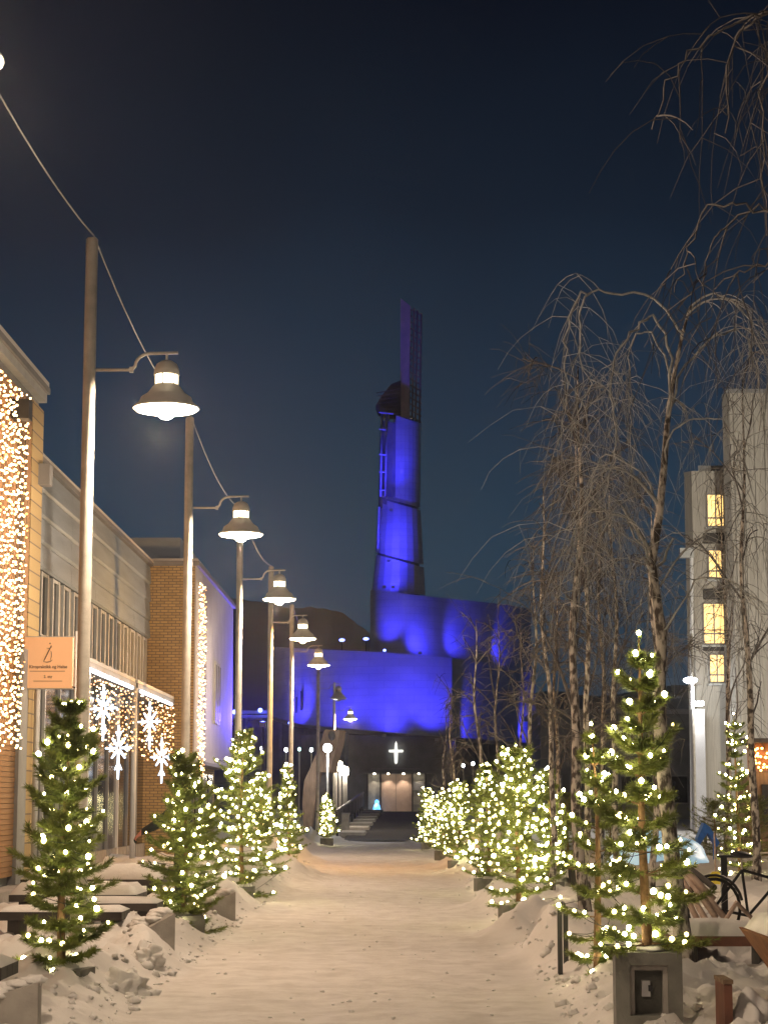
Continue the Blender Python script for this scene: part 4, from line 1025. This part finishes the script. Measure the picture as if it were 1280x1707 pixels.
slab_bench(-5.2, -3.5, 27.6, 28.8, .46, 'broad low snow covered bench behind the bushy spruce', .16)
slab_bench(-5.6, -3.5, 30.6, 31.8, .55, 'snow heaped bench beside the shopfront posts', .22)
def wedge(u, v, Y, w, h, label, rot):
    q = at(u, v, Y); t = thing('concrete_wedge', label, 'concrete block', (q.x, Y, 0)); t.rotation_euler.z = rot
    MB().prism([(-w, 0 - .1), (0, -.1), (0, h), (-w, h * .62)], 0, .38, lambda p, t_: (p[0], t_, p[1])).build('block', M['concretel'], t)
    s = MB()
    for k in range(6): s.blob((-w * k / 6 - .05, rnd(.08, .3), h - .38 * h * k / 6 + .0), rnd(.07, .11), (1.2, 1.2, .5), .4, 2, 2, k)
    s.build('snow_cap', M['snow'], t, True)
wedge(63, 1690, 14.8, .55, .42, 'grey sloping concrete wedge at the path edge before the slim spruce', .1)
wedge(292, 1560, 22.4, .40, .50, 'grey concrete wedge half buried between the nearest left spruces', .5)
wedge(393, 1500, 29.5, .36, .42, 'pale concrete wedge half buried beside the bushy spruce', .5)
for i, (u, v, Y, r_, lb) in enumerate(((205, 1600, 18.4, .17, 'big lump of ploughed snow against the slim spruce pedestal'), (245, 1590, 20.6, .13, 'small lump of snow between the slim spruce and the half buried wedge'))):
    q = at(u, v, Y); tag(MB().blob((q.x, Y, gz(q.x, Y) + .02), r_, (1.2, 1.2, .95), .7, 2.4, 3, i + 3).build('snow_lump', M['snow'], None, True), lb, 'snow lump', 'lumps of ploughed snow')
# ---------------------------------------------------------------- plaza things on the right
t = thing('bike_hoop', 'black steel bike hoop in the snow beside the thin sparse spruce', 'bike rack', (at(930, 1335, 19.6).x, 19.6, gz(at(930, 1335, 19.6).x, 19.6) - .05))
MB().box(-.022, .022, -.03, .03, 0, .64).build('post', M['black'], t)
o2 = MB().box(.075, .12, .5, .56, 0, .64).build('post', M['black'], t)
arc = [(0, 0, .60)] + [(.048 - .048 * math.cos(a), .27 - .27 * math.cos(a), .60 + .09 * math.sin(a)) for a in [k * math.pi / 8 for k in range(1, 8)]] + [(.097, .53, .60)]
MB().tube(arc, .012, 6).build('hoop', M['black'], t, True)
slab_bench(2.5, 3.55, 19.1, 19.7, .47, 'red brown bench under thick snow behind the dark scarred birch trunk', .14, 'redwood')
slab_bench(2.62, 3.36, 37.6, 38.4, .56, 'small snowy red brown bench behind the broad bright spruce', .08, 'redwood')
# rusty planter corner
t = thing('rusty_planter', 'rust coloured tapered steel planter heaped with snow', 'planter', (2.9, 14.4, 0))
mb = MB(); a = at(1270, 1560, 14.4); z1 = a.z; xl = a.x
mb.v = [(xl, 14.2, z1), (xl + 1.3, 14.2, z1), (xl + 1.3, 15.4, z1), (xl, 15.4, z1), (xl + .34, 14.5, .24), (xl + .9, 14.5, .24), (xl + .9, 15.1, .24), (xl + .34, 15.1, .24)]
mb.box(xl + .5, xl + .75, 14.6, 15.0, -.1, .239)
mb.f += [(0, 1, 2, 3), (7, 6, 5, 4), (0, 4, 5, 1), (1, 5, 6, 2), (2, 6, 7, 3), (3, 7, 4, 0)]
P(mb, 'tub', M['rust'], t); P(snowcap(xl + .02, xl + 1.28, 14.22, 15.38, z1, .14, 4), 'snow_cap', M['snow'], t, True)
q = at(1214, 1690, 14.2)
t = thing('board_marker', 'short upright brown board half buried in the snow', 'post', (q.x, 14.2, 0))
MB().box(-.035, .02, -.05, .35, 0, .47).build('board', M['redwood'], t); MB().box(-.042, .027, -.056, .356, .472, .50).build('top_rail', M['weathered'], t)
tag(MB().blob((q.x + .16, 14.35, .12), .19, (.8, 1.2, 1.4), .5, 1.6, 3, 5).build('snow_lump', M['snow'], None, True), 'rounded lump of snow pressed against the short brown board', 'snow lump', 'lumps of ploughed snow')
# bundle of leaning poles
ps = [((1128, 1452), (1180, 1540)), ((1134, 1448), (1192, 1528)), ((1140, 1446), (1212, 1536)), ((1130, 1470), (1168, 1545)), ((1146, 1452), (1190, 1500))]
t = thing('pole_stack', 'stack of peeled poles leaning in the snow behind the birch trunk', 'poles', (at(1165, 1335, 22).x, 22, .2))
for k, (a, c) in enumerate(ps): P(MB().tube([at(*a, 22.5 - .1 * k), at(*c, 21.6 + .1 * k)], [.028, .034], 7), 'peeled_pole', M['stick'], t, True)
P(MB().tube([at(1125, 1430, 22.8), at(1190, 1480, 22)], .035, 7), 'dark_pole', M['darkwood'], t)
P(MB().tube([at(1136, 1492, 22), at(1147, 1483, 21.9), at(1158, 1492, 22)], .008, 5), 'tie', M['black'], t)
t = thing('black_post', 'black square post with a crossbar by the bicycle', 'post', (at(1207, 1335, 24).x, 24, .1))
a, c = at(1203, 1530, 24), at(1211, 1430, 24); P(MB().box(a.x, c.x, 24, 24.07, .1, c.z), 'post', M['black'], t); P(MB().box(a.x - .05, c.x + .12, 23.98, 24.09, c.z + .001, c.z + .03), 'crossbar', M['black'], t)
t = thing('pole_trestle', 'small trestle of two pale poles beside the black post', 'trestle', (at(1228, 1335, 21.5).x, 21.5, .2))
for a, c in (((1209, 1533), (1228, 1503)), ((1226, 1504), (1254, 1532))): P(MB().tube([at(*a, 21.5), at(*c, 21.55)], .022, 6), 'pole', M['stick'], t)
# bicycle
def bicycle(x, y, rz, label):
    z = gz(x, y) - .04; t = thing('bicycle', label, 'bicycle', (x, y, z)); t.rotation_euler = (0, R(6), rz)
    for cx_ in (-.52, .52):
        w = MB(); w.tube([(cx_ + .33 * math.cos(a), 0, .34 + .33 * math.sin(a)) for a in [k * math.pi / 12 for k in range(25)]], .02, 6, False); wh = w.build('wheel', M['rubber'], t, True)
        s = MB()
        for k in range(10): a = k * math.pi / 5; s.tube([(cx_, 0, .34), (cx_ + .32 * math.cos(a), 0, .34 + .32 * math.sin(a))], .003, 3)
        s.build('spokes', M['steel'], wh)
        g = MB(); g.tube([(cx_ + .37 * math.cos(a), 0, .34 + .37 * math.sin(a)) for a in [R(20) + k * R(140) / 10 for k in range(11)]], .018, 5); g.build('mudguard', M['black'], t, True)
    f = MB(); bb, hd, st_, rw, fw = (-.08, 0, .30), (.36, 0, .82), (-.2, 0, .80), (-.52, 0, .34), (.52, 0, .34)
    for a, c in ((bb, hd), (bb, st_), (st_, (.34, 0, .72)), (rw, bb), (rw, st_)): f.tube([a, c], .018, 6)
    f.build('frame', M['black'], t); MB().tube([fw, (.40, 0, .66), (.33, 0, 1.0)], .016, 6).build('fork', M['black'], t)
    MB().tube([(.18, .28, 1.02), (.33, .2, 1.04), (.35, 0, 1.0), (.33, -.2, 1.04), (.18, -.28, 1.02)], .013, 6).build('handlebar', M['steel'], t, True)
    MB().tube([st_, (-.22, 0, .93)], .014, 6).build('seat_post', M['steel'], t); MB().blob((-.22, 0, .97), .13, (1.1, .6, .3), .1, 1, 2).build('saddle', M['black'], t, True)
    b = MB()
    for k in range(5): b.box(.46, .76, -.14 + k * .065, -.128 + k * .065, .72, .94)
    b.box(.46, .472, -.14, .14, .72, .94).box(.748, .76, -.14, .14, .72, .94).box(.46, .76, -.14, .14, .72, .73); b.build('basket', M['black'], t)
bicycle(at(1248, 1335, 23.5).x, 23.5, .35, 'black bicycle with a front basket parked in the snow')
# snow dome with its bluish light put in as emission, tarp, yellow scoop, kiosk
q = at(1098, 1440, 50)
t = thing('glow_snow_dome', 'pale blue snow dome with bluish light put in as glow on the plaza behind the open tall spruce', 'snow dome', (q.x, 50, 0))
MB().blob((0, 0, .05), 1.25, (1.0, 1.0, .72), .18, 2.0, 3, 4).build('dome', M['snowglow'], t, True)
MB().tube([(.25 + .34 * math.cos(a), -1.02 + .1 * math.sin(a), .10 + .5 * math.sin(a)) for a in [k * math.pi / 8 for k in range(9)]], .07, 6).build('door_arch', M['snow'], t, True)
q = at(1170, 1392, 53)
t = thing('blue_slide', 'small bright blue plastic slide on the snowy plaza', 'slide', (q.x, 53, .1))
MB().prism([(-.16, .65), (.02, 1.05), (.16, .95), (.40, .55), (.34, .45), (.1, .8), (-.1, .5)], -.25, .25, lambda p, t_: (p[0], t_, p[1])).build('chute', M['bluecloth'], t)
MB().tube([(-.12, 0, 0), (-.1, 0, .7)], .04, 6).tube([(.3, 0, 0), (.3, 0, .55)], .04, 6).build('support', M['bluecloth'], t)
q = at(1192, 1455, 36)
t = thing('yellow_shovel', 'yellow plastic snow shovel standing upright in the snow', 'shovel', (q.x, 36, .15))
MB().prism([(-.10, 0), (.10, 0), (.12, .26), (.05, .34), (-.05, .34), (-.12, .26)], -.02, .03, lambda p, t_: (p[0], t_ + .15 * (p[1] - .15) ** 2, p[1])).build('blade', M['yellow'], t)
MB().tube([(0, 0, .3), (0, .05, 1.0)], .015, 6).build('shaft', M['stick'], t)
k0 = at(1243, 1286, 62)
kb = thing('market_kiosk', 'small dark kiosk edged with amber lights on the plaza', 'kiosk', (k0.x + 1.6, 62, 0))
P(MB().box(k0.x + .1, k0.x + 3.2, 62.3, 64.5, 0, 2.6), 'cabin', M['weathered'], kb); P(MB().box(k0.x - .1, k0.x + 3.4, 61.9, 64.8, 3.45, 3.58), 'roof', M['darkwood'], kb)
P(MB().box(k0.x + .1, k0.x + 3.2, 62.25, 62.33, 2.61, 3.44), 'fascia', M['redwood'], kb); P(MB().box(k0.x + .5, k0.x + 2.8, 62.24, 62.298, 1.0, 2.2), 'hatch', M['black'], kb)
gk = thing('amber_light_net', 'net of amber lights on the fascia of the small kiosk', 'string lights', (k0.x, 62.2, 2.5))
M['amber'] = emitter('amber_bulb', (1, .50, .10), 14); BMA = bulbmesh(M['amber'])
for k in range(120):
    b_ = link('bulb', BMA, gk); b_.location = (rnd(.1, 2.2), -.06 + rnd(-.03, .03), rnd(.1, .9)); b_.scale = (.035,) * 3
# slatted park bench far back
q = at(1190, 1375, 78)
t = thing('park_bench', 'slatted park bench in front of the apartment block entrance', 'bench', (q.x, 78, .1))
for k in range(4): MB().box(-.45, .45, .0 + k * .01, .03 + k * .01, .55 + k * .13, .64 + k * .13).build('back_slat', M['trim'], t)
for k in range(3): MB().box(-.45, .45, -.4 + k * .13, -.3 + k * .13, .42, .46).build('seat_slat', M['trim'], t)
for xx in (-.4, .34): MB().box(xx, xx + .06, -.35, .02, 0, .418).box(xx, xx + .06, .03, .08, 0, 1.0).build('leg', M['black'], t)
# ---------------------------------------------------------------- person reaching out behind the bushy spruce
def person():
    Y = 27.35; hx = at(226, 1396, Y); sh = at(286, 1350, Y)
    x0 = sh.x + .14; g = gz(x0, Y)
    o = Vector((x0, Y, g)); hz = hx - o; sz = sh.z - g
    V = []; E = []; Rr = []
    def add(p, r, par=None):
        V.append(tuple(p)); Rr.append(r)
        if par is not None: E.append((par, len(V) - 1))
        return len(V) - 1
    pel = add((0, 0, .93), (.155, .12)); wa = add((0, 0, 1.10), (.145, .115), pel); chst = add((-.01, 0, 1.32), (.175, .13), wa); nk0 = add((-.02, 0, sz + .04), (.10, .085), chst)
    nk = add((-.03, 0, sz + .11), (.055, .058), nk0); h1 = add((-.04, 0, sz + .19), (.072, .085), nk); h2 = add((-.04, 0, sz + .27), (.078, .09), h1); h3 = add((-.035, 0, sz + .335), (.05, .06), h2)
    for sd in (-1, 1):
        hp = add((.01, sd * .10, .88), (.095, .10), pel); kn = add((-.03, sd * .12, .49), (.068, .07), hp); an_2 = add((.02, sd * .12, .10), (.05, .05), kn); toe = add((-.12, sd * .13, .05), (.045, .04), an_2)
    # left arm hangs, right arm reaches out toward the shop
    s1 = add((.02, .19, sz - .02), (.07, .07), nk0); e1 = add((.04, .25, sz - .31), (.055, .055), s1); w1 = add((-.03, .24, sz - .55), (.038, .038), e1); m1 = add((-.05, .23, sz - .63), (.04, .022), w1)
    S = Vector((-.10, -.16, sz - .01)); hand = hz + Vector((.04, 0, .03)); el_ = S.lerp(hand, .5) + Vector((.0, -.03, -.03))
    s2 = add(S, (.075, .075), nk0); e2 = add(el_, (.066, .066), s2); w2 = add(hand + Vector((.07, 0, .05)), (.05, .05), e2); w3 = add(hand + Vector((.05, 0, .035)), (.032, .03), w2); m2 = add(hand, (.05, .04), w3)
    for k, (dy, L) in enumerate(((-.035, .06), (-.012, .075), (.012, .07), (.033, .055))):
        a = add(hand + Vector((-.03, dy, -.03)), (.0125, .0125), m2); c = add(hand + Vector((-.03 - L * .3, dy * 1.1, -.045 - L * .3)), (.012, .012), a); add(hand + Vector((-.02 - L * .1, dy * 1.1, -.05 - L * .8)), (.011, .011), c)
    a = add(hand + Vector((.0, -.045, -.01)), (.011, .011), m2); add(hand + Vector((-.04, -.062, -.03)), (.009, .009), a)
    me = bpy.data.meshes.new('person'); me.from_pydata(V, E, []); ob = bpy.data.objects.new('person', me); COL.objects.link(ob)
    md = ob.modifiers.new('s', 'SKIN'); md.use_smooth_shade = True
    for i, r_ in enumerate(Rr): me.skin_vertices[0].data[i].radius = r_
    me.skin_vertices[0].data[0].use_root = True
    sb = ob.modifiers.new('d', 'SUBSURF'); sb.levels = 2; sb.render_levels = 2
    dg = bpy.context.evaluated_depsgraph_get(); m2_ = bpy.data.meshes.new_from_object(ob.evaluated_get(dg)); bpy.data.objects.remove(ob)
    m2_.materials.clear(); m2_.materials.append(M['jacket']); m2_.materials.append(M['skin'])
    for p in m2_.polygons:
        c = p.center
        if c.z > sz + .10 or (c - hand).length < .085 + .0 and c.x < hand.x + .04 or (c.z < sz - .56 and c.z > sz - .75 and c.y > .18): p.material_index = 1
    t = thing('person', 'person in a dark jacket reaching out one bare hand behind the bushy spruce', 'person', o)
    link('body', m2_, t)
    MB().lathe([(.098, 0), (.10, .04), (.09, .10), (.05, .145), (0, .155)], (-.035, 0, sz + .245), 16).build('knit_hat', M['jacket'], t, True)
    MB().tube([(-.12, 0, sz + .225), (-.145, 0, sz + .205), (-.12, 0, sz + .19)], .012, 6).build('nose', M['skin'], t, True)
person()

hm = bpy.data.materials.new('added_haze'); hm.use_nodes = True; hm.node_tree.nodes.clear()  # thin haze added to give the lamps soft halos and lift the darks
vo = hm.node_tree.nodes.new('ShaderNodeOutputMaterial'); pv = hm.node_tree.nodes.new('ShaderNodeVolumePrincipled')
pv.inputs['Density'].default_value = .00028; pv.inputs['Anisotropy'].default_value = .82; pv.inputs['Color'].default_value = (.95, .97, 1, 1)
hm.node_tree.links.new(pv.outputs[0], vo.inputs['Volume'])
stuff(tag(MB().box(-4600, 4600, -450, 5700, -8, 118).build('haze', hm), 'thin haze added over the street for a glow round the lamps', 'haze'))
